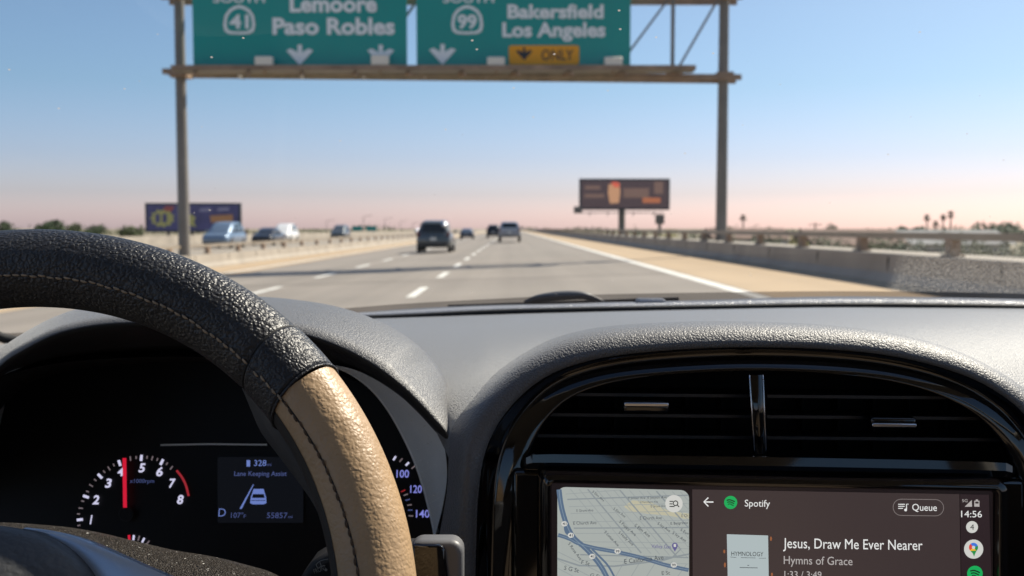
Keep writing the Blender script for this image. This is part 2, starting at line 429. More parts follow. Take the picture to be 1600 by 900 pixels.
class Plane:
    """a flat thing in space on which lettering and print are laid; px, py are where it is seen in the photograph"""
    def __init__(self, p0, ex, ey):
        self.p, self.ex = Vector(p0), Vector(ex).normalized()
        self.n = self.ex.cross(Vector(ey)).normalized(); self.ey = self.n.cross(self.ex)
        if self.n.dot(EYE - self.p) < 0: self.n = -self.n
    def at(self, px, py, off=0.0):
        d = ray(px, py); k = (self.p - EYE).dot(self.n) / d.dot(self.n)
        return EYE + d * k + self.n * off
    def text(self, name, s, x0, x1, base, cap, m, parent, off, bold=0.0, shear=0.0, rot=0.0, ybase1=None):
        vs, fs = text_mesh(s, bold, shear)
        a = self.at(x0, base, off); b = self.at(x1, base if ybase1 is None else ybase1, off)
        u = (b - a); L = u.length; u = u.normalized(); v = self.n.cross(u)
        if v.dot(self.ey) < 0: v = -v
        lo = min(q.x for q in vs); hi = max(q.x for q in vs)
        sy = (self.at(x0, base - cap, off) - a).length / cap_height(); sxx = L / (hi - lo)
        o = MB().add([a + u * ((q.x - lo) * sxx) + v * (q.y * sy) for q in vs], fs).build(name, m, parent)
        return o
    def poly(self, name, pts, m, parent, off):
        return MB().poly([self.at(x, y, off) for x, y in pts]).build(name, m, parent)
    def line(self, mb, pts, w, off):          # a ribbon w photo pixels wide
        pts = [Vector((x, y)) for x, y in pts]; L, Rr = [], []
        for i, p in enumerate(pts):
            t = (pts[min(i + 1, len(pts) - 1)] - pts[max(i - 1, 0)]).normalized(); n = Vector((-t.y, t.x)) * (w / 2)
            L.append(self.at(*(p + n), off)); Rr.append(self.at(*(p - n), off))
        mb.loft([L, Rr]); return mb
    def ring(self, mb, cx, cy, r, w, off, a0=0, a1=360, n=28, ry=None):
        pts = [(cx + r * math.cos(R(a0 + (a1 - a0) * i / n)), cy + (ry or r) * math.sin(R(a0 + (a1 - a0) * i / n))) for i in range(n + 1)]
        return self.line(mb, pts, w, off)
def disc(cx, cy, r, n=28, ry=None): return [(cx + r * math.cos(2 * math.pi * i / n), cy + (ry or r) * math.sin(2 * math.pi * i / n)) for i in range(n)]
def rrect(x0, y0, x1, y1, r, slope=0.0, n=5):
    out = []
    for cx, cy, a in ((x1 - r, y0 + r, -90), (x1 - r, y1 - r, 0), (x0 + r, y1 - r, 90), (x0 + r, y0 + r, 180)):
        for i in range(n + 1):
            t = R(a + 90 * i / n); X = cx + r * math.cos(t); out.append((X, cy + r * math.sin(t) + slope * (X - x0)))
    return out

def sign_panel(label, x0, x1, y0, y1):
    sy = GY - 0.75
    c = WY((x0 + x1) / 2, y1, sy)
    t = thing('highway_sign', label, 'road sign', c)
    P = Plane(WY(x0, y1, sy), (1, 0, 0), (0, 0, 1))
    a, b = P.at(x0, y1), P.at(x1, y0)
    MB().box(((a.x + b.x) / 2, sy + 0.04, (a.z + b.z) / 2), (b.x - a.x, 0.06, b.z - a.z)).build('panel', M['green'], t, bevel=0.01)
    bd = MB(); P.line(bd, rrect(x0 + 3, y0 + 3, x1 - 3, y1 - 3, 8) + [(x1 - 11, y0 + 3)], 1.8, 0.012)
    for k in range(1, 4):
        xx = x0 + (x1 - x0) * k / 4; q = P.at(xx, (y0 + y1) / 2)
        MB().box((q.x, sy + 0.11, q.z), (0.08, 0.08, b.z - a.z - 0.3)).build('stiffener', M['galv'], t)
    return t, P
ARROW = [(-3.4, -17), (3.4, -17), (3.4, -5), (14, -11), (21, -8), (0, 15), (-21, -8), (-14, -11), (-3.4, -5)]
def arrow(P, t, cx, cy, m, off, k=1.0):
    P.poly('arrow', [(cx + x * k, cy + y * k) for x, y in ARROW], m, t, off)
def shield(P, t, cx, cy, num):
    o = [(-24, 6), (-22, -8), (-16, -17), (-8, -22), (0, -24), (8, -22), (16, -17), (22, -8), (24, 6), (22, 15), (16, 19), (0, 20), (-16, 19), (-22, 15)]
    P.poly('shield', [(cx + x * 1.04, cy + y * 1.04) for x, y in o], M['signwhite'], t, 0.012)
    P.poly('shield_field', [(cx + x * 0.84, cy + y * 0.84) for x, y in o], M['green'], t, 0.018)
    P.text('route_number', num, cx - 15, cx + 15, cy + 11, 20, M['signwhite'], t, 0.024, bold=0.03)
t, P = sign_panel('green overhead sign for Lemoore and Paso Robles with route 41 shield', 302, 635, -62, 105)
P.text('lettering', 'SOUTH', 333, 414, 4, 13, M['signwhite'], t, 0.012, bold=0.02)
P.text('lettering', 'Lemoore', 453, 589, 18, 24, M['signwhite'], t, 0.012, bold=0.035)
P.text('lettering', 'Paso Robles', 426, 617, 53, 24, M['signwhite'], t, 0.012, bold=0.035)
shield(P, t, 374, 33, '41'); arrow(P, t, 468.5, 87, M['signwhite'], 0.012); arrow(P, t, 595, 87, M['signwhite'], 0.012)
t, P = sign_panel('green overhead sign for Bakersfield and Los Angeles with yellow only plate', 651, 986, -62, 105)
P.text('lettering', 'SOUTH', 692, 772, 4, 13, M['signwhite'], t, 0.012, bold=0.02)
P.text('lettering', 'Bakersfield', 793, 943, 28, 20, M['signwhite'], t, 0.012, bold=0.035)
P.text('lettering', 'Los Angeles', 785, 946, 57, 21, M['signwhite'], t, 0.012, bold=0.035)
shield(P, t, 730, 33, '99'); arrow(P, t, 691.5, 86, M['signwhite'], 0.012)
P.poly('lane_plate', rrect(795, 71, 905, 101, 4), M['signyellow'], t, 0.012)
arrow(P, t, 819, 85, M['signblack'], 0.02, 0.62)
P.text('lettering', 'ONLY', 846, 896, 94, 16, M['signblack'], t, 0.02, bold=0.01)

# ---------------------------------------------------------------- billboards
def billboard(label, x0, x1, y0, y1, y, posts, skin):
    a, b = WY(x0, y1, y), WY(x1, y0, y)
    t = thing('billboard', label, 'billboard', ((a.x + b.x) / 2, y, GZ))
    MB().box(((a.x + b.x) / 2, y + 0.3, (a.z + b.z) / 2), (b.x - a.x, 0.5, b.z - a.z)).build('frame', M['bb_frame'], t, bevel=0.05)
    for px in posts:
        q = WY(px, y1, y + 0.5)
        MB().tube([(q.x, y + 0.9, GZ), (q.x, y + 0.9, b.z - 0.3)], 0.55 if len(posts) == 1 else 0.3, 14).build('post', M['galv'], t, smooth=True, angle=40)
    P = Plane((a.x, y + 0.05, a.z), (1, 0, 0), (0, 0, 1))
    P.poly('poster', [(x0 + 3, y0 + 3), (x1 - 3, y0 + 3), (x1 - 3, y1 - 3), (x0 + 3, y1 - 3)], skin, t, 0.03)
    return t, P, a, b
M['bb_frame'] = mat('billboard_frame', (0.045, 0.055, 0.065), 0.6)
M['bb_purple'] = mat('poster_purple', (0.115, 0.105, 0.25), 0.6, noise=(0.3, 0.3))
M['bb_yellow'] = mat('poster_yellow', (0.62, 0.56, 0.19), 0.6)
M['bb_orange'] = mat('poster_orange', (0.62, 0.30, 0.13), 0.6)
M['bb_red'] = mat('poster_red', (0.5, 0.13, 0.12), 0.6)
M['bb_pale'] = mat('poster_lilac', (0.36, 0.33, 0.48), 0.6)
M['bb_brown'] = glow('led_brown', (70, 56, 60)); M['bb_tan'] = glow('led_tan', (190, 142, 108)); M['bb_ledred'] = glow('led_red', (206, 92, 72))
M['bb_grey'] = glow('led_grey', (112, 88, 80)); M['bb_ledorange'] = glow('led_orange', (168, 100, 68))
t, P, a, b = billboard('purple billboard with yellow splash beyond the oncoming lanes', 227, 376, 317, 363, 150, (262, 300, 340), M['bb_purple'])
sp = []
for i in range(22):
    an = 2 * math.pi * i / 22; k = 1.0 if i % 2 else 0.78
    sp.append((254 + 20 * k * math.cos(an), 341 + 15 * k * math.sin(an)))
P.poly('splash', sp, M['bb_yellow'], t, 0.05)
P.poly('splash', [(298, 334), (306, 340), (303, 347), (307, 355), (297, 352), (292, 343)], M['bb_yellow'], t, 0.05)
for k in range(2):
    P.poly('figure', rrect(243 + k * 11, 334, 250 + k * 11, 348, 2), M['bb_purple'], t, 0.07)
P.poly('red_flash', [(258, 322), (273, 322), (268, 331), (255, 329)], M['bb_red'], t, 0.06)
P.poly('text_bar', [(328, 337), (364, 335), (364, 346), (330, 348)], M['bb_orange'], t, 0.05)
P.poly('text_bar', [(312, 326), (330, 325), (330, 330), (312, 331)], M['bb_pale'], t, 0.05)
P.poly('text_bar', [(340, 325), (358, 324), (358, 329), (340, 330)], M['bb_pale'], t, 0.05)
t, P, a, b = billboard('dark brown billboard on a single steel column above the right rail', 905, 1047, 279, 328, 157, (972,), M['bb_brown'])
P.poly('figure', [(951, 288), (968, 287), (969, 300), (967, 317), (953, 318), (950, 302)], M['bb_tan'], t, 0.05)
P.poly('figure_top', [(955, 284), (967, 285), (968, 293), (958, 292)], M['bb_ledred'], t, 0.07)
for x0, y0, x1, y1, m in ((914, 290, 938, 296, 'bb_grey'), (913, 303, 944, 309, 'bb_grey'), (974, 294, 1014, 309, 'bb_grey'), (1004, 309, 1032, 317, 'bb_ledorange'), (1022, 284, 1036, 303, 'bb_grey')):
    P.poly('text_bar', [(x0, y0), (x1, y0), (x1, y1), (x0, y1)], M[m], t, 0.05)
q = WY(971, 330, 157)
MB().box((q.x, 156.2, q.z - 0.25), (b.x - a.x - 1.2, 1.1, 0.12)).build('catwalk', M['bb_frame'], t)
for px in (922, 950, 990, 1022):
    u = WY(px, 332, 156); MB().bar((u.x, 155.6, u.z + 0.1), (u.x, 157.2, u.z - 0.5), 0.12).build('catwalk_bracket', M['bb_frame'], t)
e1 = WY(903, 328, 156.5); MB().box((e1.x, 156.4, e1.z), (1.3, 1.0, 1.1)).build('side_ladder_cage', M['galv'], t, bevel=0.05)

# ---------------------------------------------------------------- cars
def carpaint(name, col, metal=0.4):
    return mat(name, col, 0.32, metal=metal, coat=0.6)
M['p_grey'] = carpaint('paint_dark_grey', (0.085, 0.10, 0.11)); M['p_blue'] = carpaint('paint_slate_blue', (0.07, 0.095, 0.125))
M['p_silver'] = carpaint('paint_silver_blue', (0.28, 0.31, 0.36), 0.5); M['p_black'] = carpaint('paint_black', (0.02, 0.02, 0.023))
M['p_white'] = carpaint('paint_white', (0.72, 0.72, 0.70), 0.0); M['p_bluecar'] = carpaint('paint_mid_blue', (0.16, 0.22, 0.30))
M['bumper'] = mat('bumper_plastic', (0.03, 0.03, 0.032), 0.6)

def sect(w, z0, z1, y, tw=1.0, n=7):          # one cross section of a body, rounded at its upper edges
    pts = []
    prof = [(0.90, 0.0), (0.985, 0.18), (1.0, 0.45), (0.985, 0.72), (0.95, 0.90), (0.86, 0.98), (0.6, 1.0)]
    for k, v in prof: pts.append((w * (k if v < 0.5 else k * (1 + (tw - 1) * (v - .5) * 2)), y, z0 + (z1 - z0) * v))
    return pts + [(-x, y, z) for x, y, z in pts[::-1]]
def make_car(label, loc, style, paint, rotz=0.0, group='vehicles on the freeway', name='car'):
    """body runs from the rear bumper at y=0 towards +y"""
    t = thing(name, label, {'suv': 'car', 'sedan': 'car', 'pickup': 'pickup truck'}[style], loc, group)
    ROOT[t.name] = Vector((0, 0, 0))
    if style == 'suv':
        L, W, belt, top = 4.9, 0.98, 1.12, 1.86
        body = [(0.0, .86, .42, .98), (0.10, .95, .34, 1.10), (0.6, .99, .30, 1.14), (3.4, .99, .30, 1.12), (4.3, .96, .32, 1.02), (4.85, .84, .38, .86), (4.92, .70, .44, .76)]
        cab = [(0.16, .86, 1.08, 1.16), (0.42, .84, 1.08, 1.70), (0.75, .83, 1.08, 1.82), (1.6, .83, 1.08, 1.86), (2.6, .82, 1.08, 1.80), (3.0, .80, 1.08, 1.66), (3.75, .78, 1.04, 1.10)]
        tw = 0.80; wr = 0.37; wy = (0.95, 3.9); rw = ((0.14, 1.18), (0.40, 1.66)); sidew = [(0.75, 1.70), (1.7, 1.72), (2.55, 1.67)]
    elif style == 'sedan':
        L, W, belt, top = 4.7, 0.92, 0.92, 1.45
        body = [(0.0, .80, .40, .90), (0.12, .88, .30, 1.00), (0.7, .92, .26, 1.02), (3.3, .92, .26, .96), (4.2, .89, .28, .86), (4.65, .78, .34, .72), (4.72, .64, .40, .62)]
        cab = [(0.55, .76, .96, 1.02), (1.0, .76, .96, 1.26), (1.5, .77, .96, 1.42), (2.1, .77, .96, 1.45), (2.7, .76, .94, 1.38), (3.5, .72, .90, .98)]
        tw = 0.78; wr = 0.33; wy = (0.95, 3.75); rw = ((0.60, 1.04), (1.32, 1.36)); sidew = [(1.35, 1.30), (2.0, 1.36), (2.6, 1.31)]
    else:
        L, W, belt, top = 5.8, 1.0, 1.2, 1.9
        body = [(0.0, .96, .62, 1.22), (0.08, .99, .52, 1.26), (2.0, 1.0, .46, 1.26), (4.6, 1.0, .46, 1.24), (5.4, .98, .46, 1.18), (5.75, .92, .50, 1.06), (5.82, .80, .55, .95)]
        cab = [(1.78, .88, 1.2, 1.30), (1.88, .88, 1.2, 1.78), (2.2, .87, 1.2, 1.88), (3.2, .86, 1.2, 1.88), (3.6, .84, 1.2, 1.76), (4.3, .80, 1.15, 1.26)]
        tw = 0.82; wr = 0.42; wy = (1.2, 4.75); rw = ((1.76, 1.34), (1.87, 1.74)); sidew = [(2.1, 1.74), (2.8, 1.76), (3.3, 1.72)]
    def hull(rows, twr):
        b = MB(); S = [sect(w, z0, z1, y, twr) for y, w, z0, z1 in rows]; b.loft(S, close=True)
        b.poly(S[0][::-1]); b.poly(S[-1]); return b
    hull(body, 0.97).build('body', paint, t, smooth=True, angle=50)
    hull(cab, tw).build('cabin', paint, t, smooth=True, angle=50)
    (ya, za), (yb, zc) = rw; hw = cab[0][1]
    # rear window, proud of the sheet metal
    o = 0.025
    MB().add([(-hw * .80, ya - o, za), (hw * .80, ya - o, za), (hw * .64, yb - o, zc), (-hw * .64, yb - o, zc),
              (-hw * .80, ya + .01, za), (hw * .80, ya + .01, za), (hw * .64, yb + .01, zc), (-hw * .64, yb + .01, zc)],
             [(0, 1, 2, 3), (4, 7, 6, 5), (0, 4, 5, 1), (1, 5, 6, 2), (2, 6, 7, 3), (3, 7, 4, 0)]).build('rear_window', M['glassdark'], t, bevel=0.008)
    for s in (-1, 1):
        b = MB(); zbelt = belt + .06
        lo = [(s * (hw + .012), y, zbelt) for y, z in sidew]; hi = [(s * (hw * (1 + (tw - 1) * .84) + .028), y, z) for y, z in sidew]
        b.loft([lo, hi]); b.build('side_window', M['glassdark'], t, solid=0.02)
        tz = belt - .08
        MB().box((s * (W - .13), body[0][0] + .045, tz), (.16, .10, .30 if style != 'sedan' else .16)).build('tail_light', M['taillight'], t, bevel=0.02)
        MB().box((s * (W + .09), cab[-2][0] + .1, belt + .08), (.20, .12, .15)).build('side_mirror', paint, t, bevel=0.04)
        for y in wy:
            w = MB().tube([(s * (W - .22), y, wr), (s * (W - .2), y, wr), (s * (W + .0), y, wr), (s * (W + .015), y, wr)], [wr * .9, wr, wr, wr * .9], 20).build('wheel', M['tyre'], t, smooth=True, angle=40)
            MB().tube([(s * (W - .02), y, wr), (s * (W + .022), y, wr)], [wr * .62, wr * .60], 16).build('rim', M['alloy'], w, smooth=True, angle=40)
    MB().box((0, .02, body[0][2] + .08), (W * 1.7, .16, .2)).build('bumper', M['bumper'] if style != 'pickup' else M['alloy'], t, bevel=0.04)
    MB().box((0, -.03 + (0.02 if style == 'pickup' else 0.0), belt - .32), (.34, .03, .17)).build('number_plate', M['plate'], t)
    ROOT[t.name] = Vector(loc); t.rotation_euler.z = rotz
    return t
def on_road(px, y): x = (px - 800) / F * y; return (x, y, zb(x))
make_car('dark grey SUV with sun glinting off its rear window, left of the dashed line', on_road(677, 54), 'suv', M['p_grey'])
suv = [o for o in bpy.data.objects if o.get('label', '').startswith('dark grey SUV')][0]
ROOT_SAVE = ROOT[suv.name]; ROOT[suv.name] = Vector((0, 0, 0))
def ellipsoid(c, r):
    return MB().loft([[(c[0] + r[0] * math.cos(2 * math.pi * k / 20) * math.cos(R(e)), c[1] + r[1] * math.sin(2 * math.pi * k / 20) * math.cos(R(e)), c[2] + r[2] * math.sin(R(e))) for k in range(20)] for e in range(-90, 91, 10)], close=True)
ellipsoid((.60, .62, 1.56), (.22, .42, .24)).build('rear_corner_glint', M['chrome'], suv, smooth=True)  # chrome bulge added only to catch a sun glint at the rear corner
ellipsoid((-.93, .55, 1.2), (.14, .45, .2)).build('quarter_glint', M['chrome'], suv, smooth=True)  # second added bulge, for the glint on the left quarter
ROOT[suv.name] = ROOT_SAVE
make_car('silver blue pickup truck ahead, just right of the dashed line', on_road(796, 86), 'pickup', M['p_silver'], name='pickup_truck')
make_car('small slate sedan far ahead, between the dark SUV and the silver pickup', on_road(729, 128), 'sedan', M['p_blue'])
make_car('black car far ahead, half hidden behind the silver pickup', on_road(771, 132), 'suv', M['p_black'])
OP = -0.12
grp = 'oncoming vehicles'
make_car('blue SUV on the oncoming lanes before the purple billboard', (-20.5, 71, OP), 'suv', M['p_bluecar'], R(180), grp)
make_car('dark sedan on the oncoming lanes just past the purple billboard', (-20.2, 82, OP), 'sedan', M['p_black'], R(180), grp)
make_car('white SUV on the oncoming lanes between the billboard and the far green signs', (-22.6, 98, OP), 'suv', M['p_white'], R(180), grp)
make_car('grey SUV on the oncoming lanes beyond the white one', (-22.4, 128, OP), 'suv', M['p_grey'], R(180), grp)

# ---------------------------------------------------------------- vegetation
def crown(c, rx, ry, rz, n, leaf, clumps=9, seed=0):
    rnd = random.Random(seed); b = MB(); C = []
    for i in range(clumps):
        a, e = rnd.uniform(0, 6.28), rnd.uniform(-0.35, 1.0); k = rnd.uniform(0.3, 0.75)
        C.append((Vector((c[0] + rx * k * math.cos(a), c[1] + ry * k * math.sin(a), c[2] + rz * k * e)), rnd.uniform(0.34, 0.62)))
    for i in range(n):
        q, k = rnd.choice(C); d = Vector((rnd.gauss(0, 1), rnd.gauss(0, 1), rnd.gauss(0, 1))).normalized() * (rnd.random() ** 0.45)
        p = q + Vector((d.x * rx * k, d.y * ry * k, d.z * rz * k)); s = leaf * rnd.uniform(0.6, 1.3)
        u = Vector((rnd.gauss(0, 1), rnd.gauss(0, 1), rnd.gauss(0, 1))).normalized(); v = u.orthogonal().normalized()
        b.add([p - u * s, p + v * s * .5, p + u * s, p - v * s * .5], [(0, 1, 2, 3)])
    return b
def tree(label, px, top, half, y, m, cat='tree', group='broadleaf trees along the horizon', name='broadleaf_tree', low=None):
    a = WY(px, top, y); hw = half / F * y; base = GZ
    H = a.z - base; cz = base + H * 0.62; rz = H * 0.44
    t = thing(name, label, cat, (a.x, y, base), group)
    tr = MB(); tr.tube([(a.x, y, base), (a.x + hw * .05, y, base + H * .3), (a.x - hw * .04, y, base + H * .6)], [H * .035, H * .028, H * .014], 8)
    for s in (-1, 1, .4): tr.tube([(a.x, y, base + H * .28), (a.x + s * hw * .5, y + s * hw * .3, base + H * .62)], [H * .018, H * .007], 6)
    tr.build('trunk', M['bark'], t, smooth=True)
    crown((a.x, y, cz), hw, hw, rz, 900, hw * .13, 13, int(px)).build('crown', m, t)
    return t
tree('rounded dark green tree above the far wall of the oncoming lanes', 70, 346, 24, 210, M['leaf'])
tree('dark broad tree at the far left end of the skyline', 4, 344, 14, 190, M['leaf'])
tree('pale olive tree next to the rounded dark one', 106, 351, 20, 240, M['leaf_pale'])
tree('small round tree standing apart, left of the purple billboard', 147, 352, 15, 230, M['leaf'])
tree('low wide olive tree next to the purple billboard frame', 200, 355, 22, 250, M['leaf_pale'])
tree('dark round tree between the gantry post and the palm cluster', 1300, 347, 9, 260, M['leaf'])
tree('low wide tree left of the four palms', 1424, 355, 24, 230, M['leaf'])
tree('small dark tree right of the four palms', 1497, 357, 7, 200, M['leaf'])
tree('broad dark tree beyond the rail, right of the four palms', 1564, 351, 36, 180, M['leaf'])
def palm(label, px, py, r, y):
    a = WY(px, py, y); rr = r / F * y
    t = thing('palm_tree', label, 'palm tree', (a.x, y, GZ), 'tall fan palms')
    MB().tube([(a.x, y, GZ), (a.x + .1, y, GZ + (a.z - GZ) * .5), (a.x, y, a.z)], [.34, .22, .17], 8).build('trunk', M['bark'], t, smooth=True)
    rnd = random.Random(int(px)); b = MB()
    for i in range(46):
        az, el = rnd.uniform(0, 6.28), rnd.uniform(-0.9, 1.35); L = rr * rnd.uniform(.8, 1.1)
        d = Vector((math.cos(az) * math.cos(el), math.sin(az) * math.cos(el), math.sin(el))); s = d.cross(Vector((0, 0, 1))).normalized() * L * .22
        p0 = Vector((a.x, y, a.z)); p1 = p0 + d * L * .55; p2 = p0 + d * L + Vector((0, 0, -L * .22))
        for k in range(-2, 3):
            b.add([p0, p1 + s * (k - .4) * .5, p2 + s * k * .9, p1 + s * (k + .4) * .5], [(0, 1, 2, 3)])
    b.build('crown', M['palm'], t)
palm('lone fan palm just right of the gantry post', 1161, 340, 7.5, 260)
palm('leftmost palm of the cluster of four, with open sky round it', 1448.5, 340, 7.5, 250)
palm('shortest palm of the cluster of four', 1462, 349, 7, 262)
palm('palm of the cluster of four between the shortest and the tallest', 1473.5, 339, 7, 270)
palm('tallest palm of the cluster of four', 1485.5, 335, 8, 255)

rnd = random.Random(3)
bi = 0
for px, top, half, y, m in ((1188, 372, 12, 66, 'leaf'), (1215, 376, 12, 62, 'leaf_pale'), (1252, 375, 15, 64, 'leaf_yellow'), (1281, 373, 14, 60, 'leaf'), (1305, 376, 14, 66, 'leaf'),
                            (1368, 378, 16, 56, 'leaf_pale'), (1398, 377, 16, 54, 'leaf'), (1425, 379, 16, 52, 'leaf'), (1490, 380, 17, 50, 'leaf'), (1515, 383, 16, 47, 'leaf_pale'),
                            (1545, 384, 18, 46, 'leaf_pale'), (1580, 384, 18, 48, 'leaf'), (1610, 386, 18, 46, 'leaf'), (1130, 368, 12, 80, 'leaf_pale'), (1090, 365, 12, 95, 'leaf'), (1045, 363, 10, 110, 'leaf_yellow'), (1000, 362, 10, 130, 'leaf')):
    a = WY(px, top, y); hw = half / F * y * 1.5; H = (a.z - GZ) * 1.12
    look = {'leaf': 'dark green', 'leaf_pale': 'olive green', 'leaf_yellow': 'yellow flowering'}[m]
    t = thing('roadside_bush', look + ' bush on the bank behind the right rail', 'bush', (a.x, y, GZ), look + ' bushes behind the right rail')
    MB().tube([(a.x, y, GZ - .3), (a.x, y, GZ + H * .5)], [.12, .05], 6).build('stem', M['bark'], t)
    crown((a.x, y, GZ + H * .5), hw, hw, H * .56, 900, hw * .12, 14, int(px)).build('crown', M[m], t)
# low scrub on the bank below the rail
b = MB(); rnd = random.Random(4)
for i in range(7000):
    x, y = rnd.uniform(11, 60), rnd.uniform(28, 190); h = .9 + .8 * math.sin(x * .7 + y * .23) + .6 * math.sin(y * .41)
    p = Vector((x, y, GZ + rnd.random() * max(h, .25))); q = rnd.uniform(.15, .34); u = Vector((rnd.gauss(0, 1), rnd.gauss(0, 1), rnd.gauss(0, 1))).normalized(); v = u.orthogonal()
    b.add([p + u * q, p + v * q * .7, p - u * q, p - v * q * .7], [(0, 1, 2, 3)])
o = b.build('scrub', M['leaf_pale']); kind(o, 'stuff'); tag(o, 'low dry scrub on the land below the right rail', 'scrub')
# a continuous low tree line far off
b = MB(); rnd = random.Random(11)
for i in range(5200):
    x = rnd.uniform(-620, 620); y = 640 + rnd.uniform(-40, 40); h = 3.2 + 1.6 * math.sin(x * .05) + 1.3 * math.sin(x * .13 + 1) + rnd.uniform(-.5, .5)
    z = GZ + rnd.random() ** .7 * max(h, 1.0); s = rnd.uniform(.5, 1.0)
    u = Vector((rnd.gauss(0, 1), rnd.gauss(0, 1), rnd.gauss(0, 1))).normalized(); v = u.orthogonal()
    b.add([(x, y, z) + u * s if False else Vector((x, y, z)) + u * s, Vector((x, y, z)) + v * s * .7, Vector((x, y, z)) - u * s, Vector((x, y, z)) - v * s * .7], [(0, 1, 2, 3)])
o = b.build('distant_tree_line', M['leaf_pale']); kind(o, 'stuff'); tag(o, 'low hazy tree line far off along the horizon', 'trees')

# houses behind the right rail, far green signs, light poles
M['stucco'] = mat('pale_stucco', (0.52, 0.48, 0.42), 0.9, noise=(0.8, 0.08)); M['rooftile'] = mat('roof_brown', (0.16, 0.10, 0.075), 0.85, noise=(1.2, 0.2))
M['roofgrey'] = mat('roof_grey', (0.20, 0.20, 0.20), 0.85, noise=(1.2, 0.2)); M['pane'] = mat('window_pane', (0.02, 0.025, 0.03), 0.1)
def house(label, px, y, w, d, h, roof):
    x = (px - 800) / F * y; t = thing('house', label, 'house', (x, y, GZ), 'houses below the freeway')
    MB().box((x, y + d / 2, GZ + h / 2), (w, d, h)).build('wall', M['stucco'], t)
    MB().add([(x - w * .56, y - .4, GZ + h + .01), (x + w * .56, y - .4, GZ + h + .01), (x + w * .56, y + d + .4, GZ + h + .01), (x - w * .56, y + d + .4, GZ + h + .01), (x - w * .56, y + d / 2, GZ + h + 1.3), (x + w * .56, y + d / 2, GZ + h + 1.3)],
             [(0, 1, 5, 4), (2, 3, 4, 5), (0, 4, 3), (1, 2, 5), (0, 3, 2, 1)]).build('roof', roof, t)
    for k in (-.28, .26): MB().box((x + w * k, y - .03, GZ + h * .55), (1.3, .08, 1.1)).build('window', M['pane'], t)
    MB().box((x, y - .03, GZ + 1.0), (.95, .08, 2.0)).build('door', M['rooftile'], t)
house('pale stucco house with brown roof behind the bushes, past the yellow bush', 1345, 78, 7, 7, 2.5, M['rooftile'])
house('pale house with grey roof among the bushes near the broad tree', 1500, 88, 9, 7, 2.4, M['roofgrey'])
house('low pale house with brown roof below the lone palm', 1175, 120, 9, 8, 2.6, M['rooftile'])
for px, lab in ((558, 'far green overhead sign over the oncoming lanes, nearer the white car'), (580, 'far green overhead sign over the oncoming lanes, nearer the dark SUV')):
    a, c = WY(px - 8, 361, 260), WY(px + 8, 353, 260)
    t = thing('distant_highway_sign', lab, 'road sign', ((a.x + c.x) / 2, 260, -0.12))
    MB().box(((a.x + c.x) / 2, 260, (a.z + c.z) / 2), (c.x - a.x, .1, c.z - a.z)).build('panel', M['green'], t)
    MB().bar(((a.x + c.x) / 2, 260.2, -1.5), ((a.x + c.x) / 2, 260.2, c.z), .25).build('post', M['galv'], t)
for px, y, top in ((568, 300, 338), (601, 340, 342), (625, 380, 346), (645, 420, 348), (510, 330, 345)):
    a = WY(px, top, y); t = thing('light_pole', 'thin grey street light pole far along the oncoming lanes', 'street light', (a.x, y, -1.0), 'far light poles')
    MB().tube([(a.x, y, GZ + .3), (a.x, y, a.z)], [.14, .08], 8).build('pole', M['galv'], t)
    MB().bar((a.x, y, a.z - .05), (a.x + 2.2, y, a.z + .25), .10).build('arm', M['galv'], t)
    MB().box((a.x + 2.3, y, a.z + .24), (.7, .3, .15)).build('lamp_head', M['galv'], t)
a, c = WY(1024, 350, 170), WY(1038, 335, 170)
t = thing('roadside_board', 'small dark grey board on a post below the brown billboard', 'sign', ((a.x + c.x) / 2, 170, GZ))
MB().box(((a.x + c.x) / 2, 170, (a.z + c.z) / 2), (c.x - a.x, .4, c.z - a.z)).build('board', M['galv'], t, bevel=.04)
MB().bar(((a.x + c.x) / 2, 170.2, GZ), ((a.x + c.x) / 2, 170.2, a.z), .5).build('post', M['galv'], t)
a = WY(1274, 348, 240); t = thing('utility_pole', 'thin utility pole with a cross arm right of the gantry post', 'utility pole', (a.x, 240, GZ))
MB().tube([(a.x, 240, GZ), (a.x, 240, a.z)], .16, 8).build('pole', M['bark'], t); MB().bar((a.x - 1.6, 240, a.z - .5), (a.x + 1.6, 240, a.z - .5), .2).build('cross_arm', M['bark'], t)

# ================================================================ the car we sit in
car = thing('car', 'dark grey dashboard and cabin of the car driving behind the SUV', 'car', (0.15, 0.6, 0.0))
CX = 0.15                                    # centre line of the car
def cw(x, y, z): return EYE + Vector((x, y, z))      # cabin coordinates, from the eye

# ---------------------------------------------------------------- shell: roof, pillars, doors, floor, seats, bonnet
MB().box(cw(CX, -0.83, 0.335), (1.26, 2.3, 0.05)).build('headliner', M['cream'], car, bevel=0.02)
for s in (-1, 1):
    MB().bar(cw(CX + s * .90, 1.16, -.10), cw(CX + s * .66, .30, .33), .07, .09).build('windscreen_pillar', M['cream'], car, bevel=.015)
    MB().bar(cw(CX + s * .77, -.40, -.15), cw(CX + s * .64, -.44, .33), .05, .13).build('door_pillar', M['cream'], car, bevel=.015)
    MB().bar(cw(CX + s * .77, -1.75, -.15), cw(CX + s * .64, -1.95, .33), .06, .30).build('rear_pillar', M['cream'], car, bevel=.015)
    MB().box(cw(CX + s * .79, -.42, -.62), (.07, 3.2, .96)).build('door', M['doorcard'], car, bevel=.02)
    x = CX + s * .39
    MB().box(cw(x, -.62, -.42), (.50, .16, .72), Matrix.Rotation(R(14), 3, 'X')).build('seat_back', M['seat'], car, bevel=.05, seg=4)
    MB().box(cw(x, -.36, -.78), (.52, .52, .16)).build('seat_cushion', M['seat'], car, bevel=.05, seg=4)
    MB().box(cw(x, -.74, -.01), (.24, .10, .16)).build('headrest', M['seat'], car, bevel=.04, seg=4)
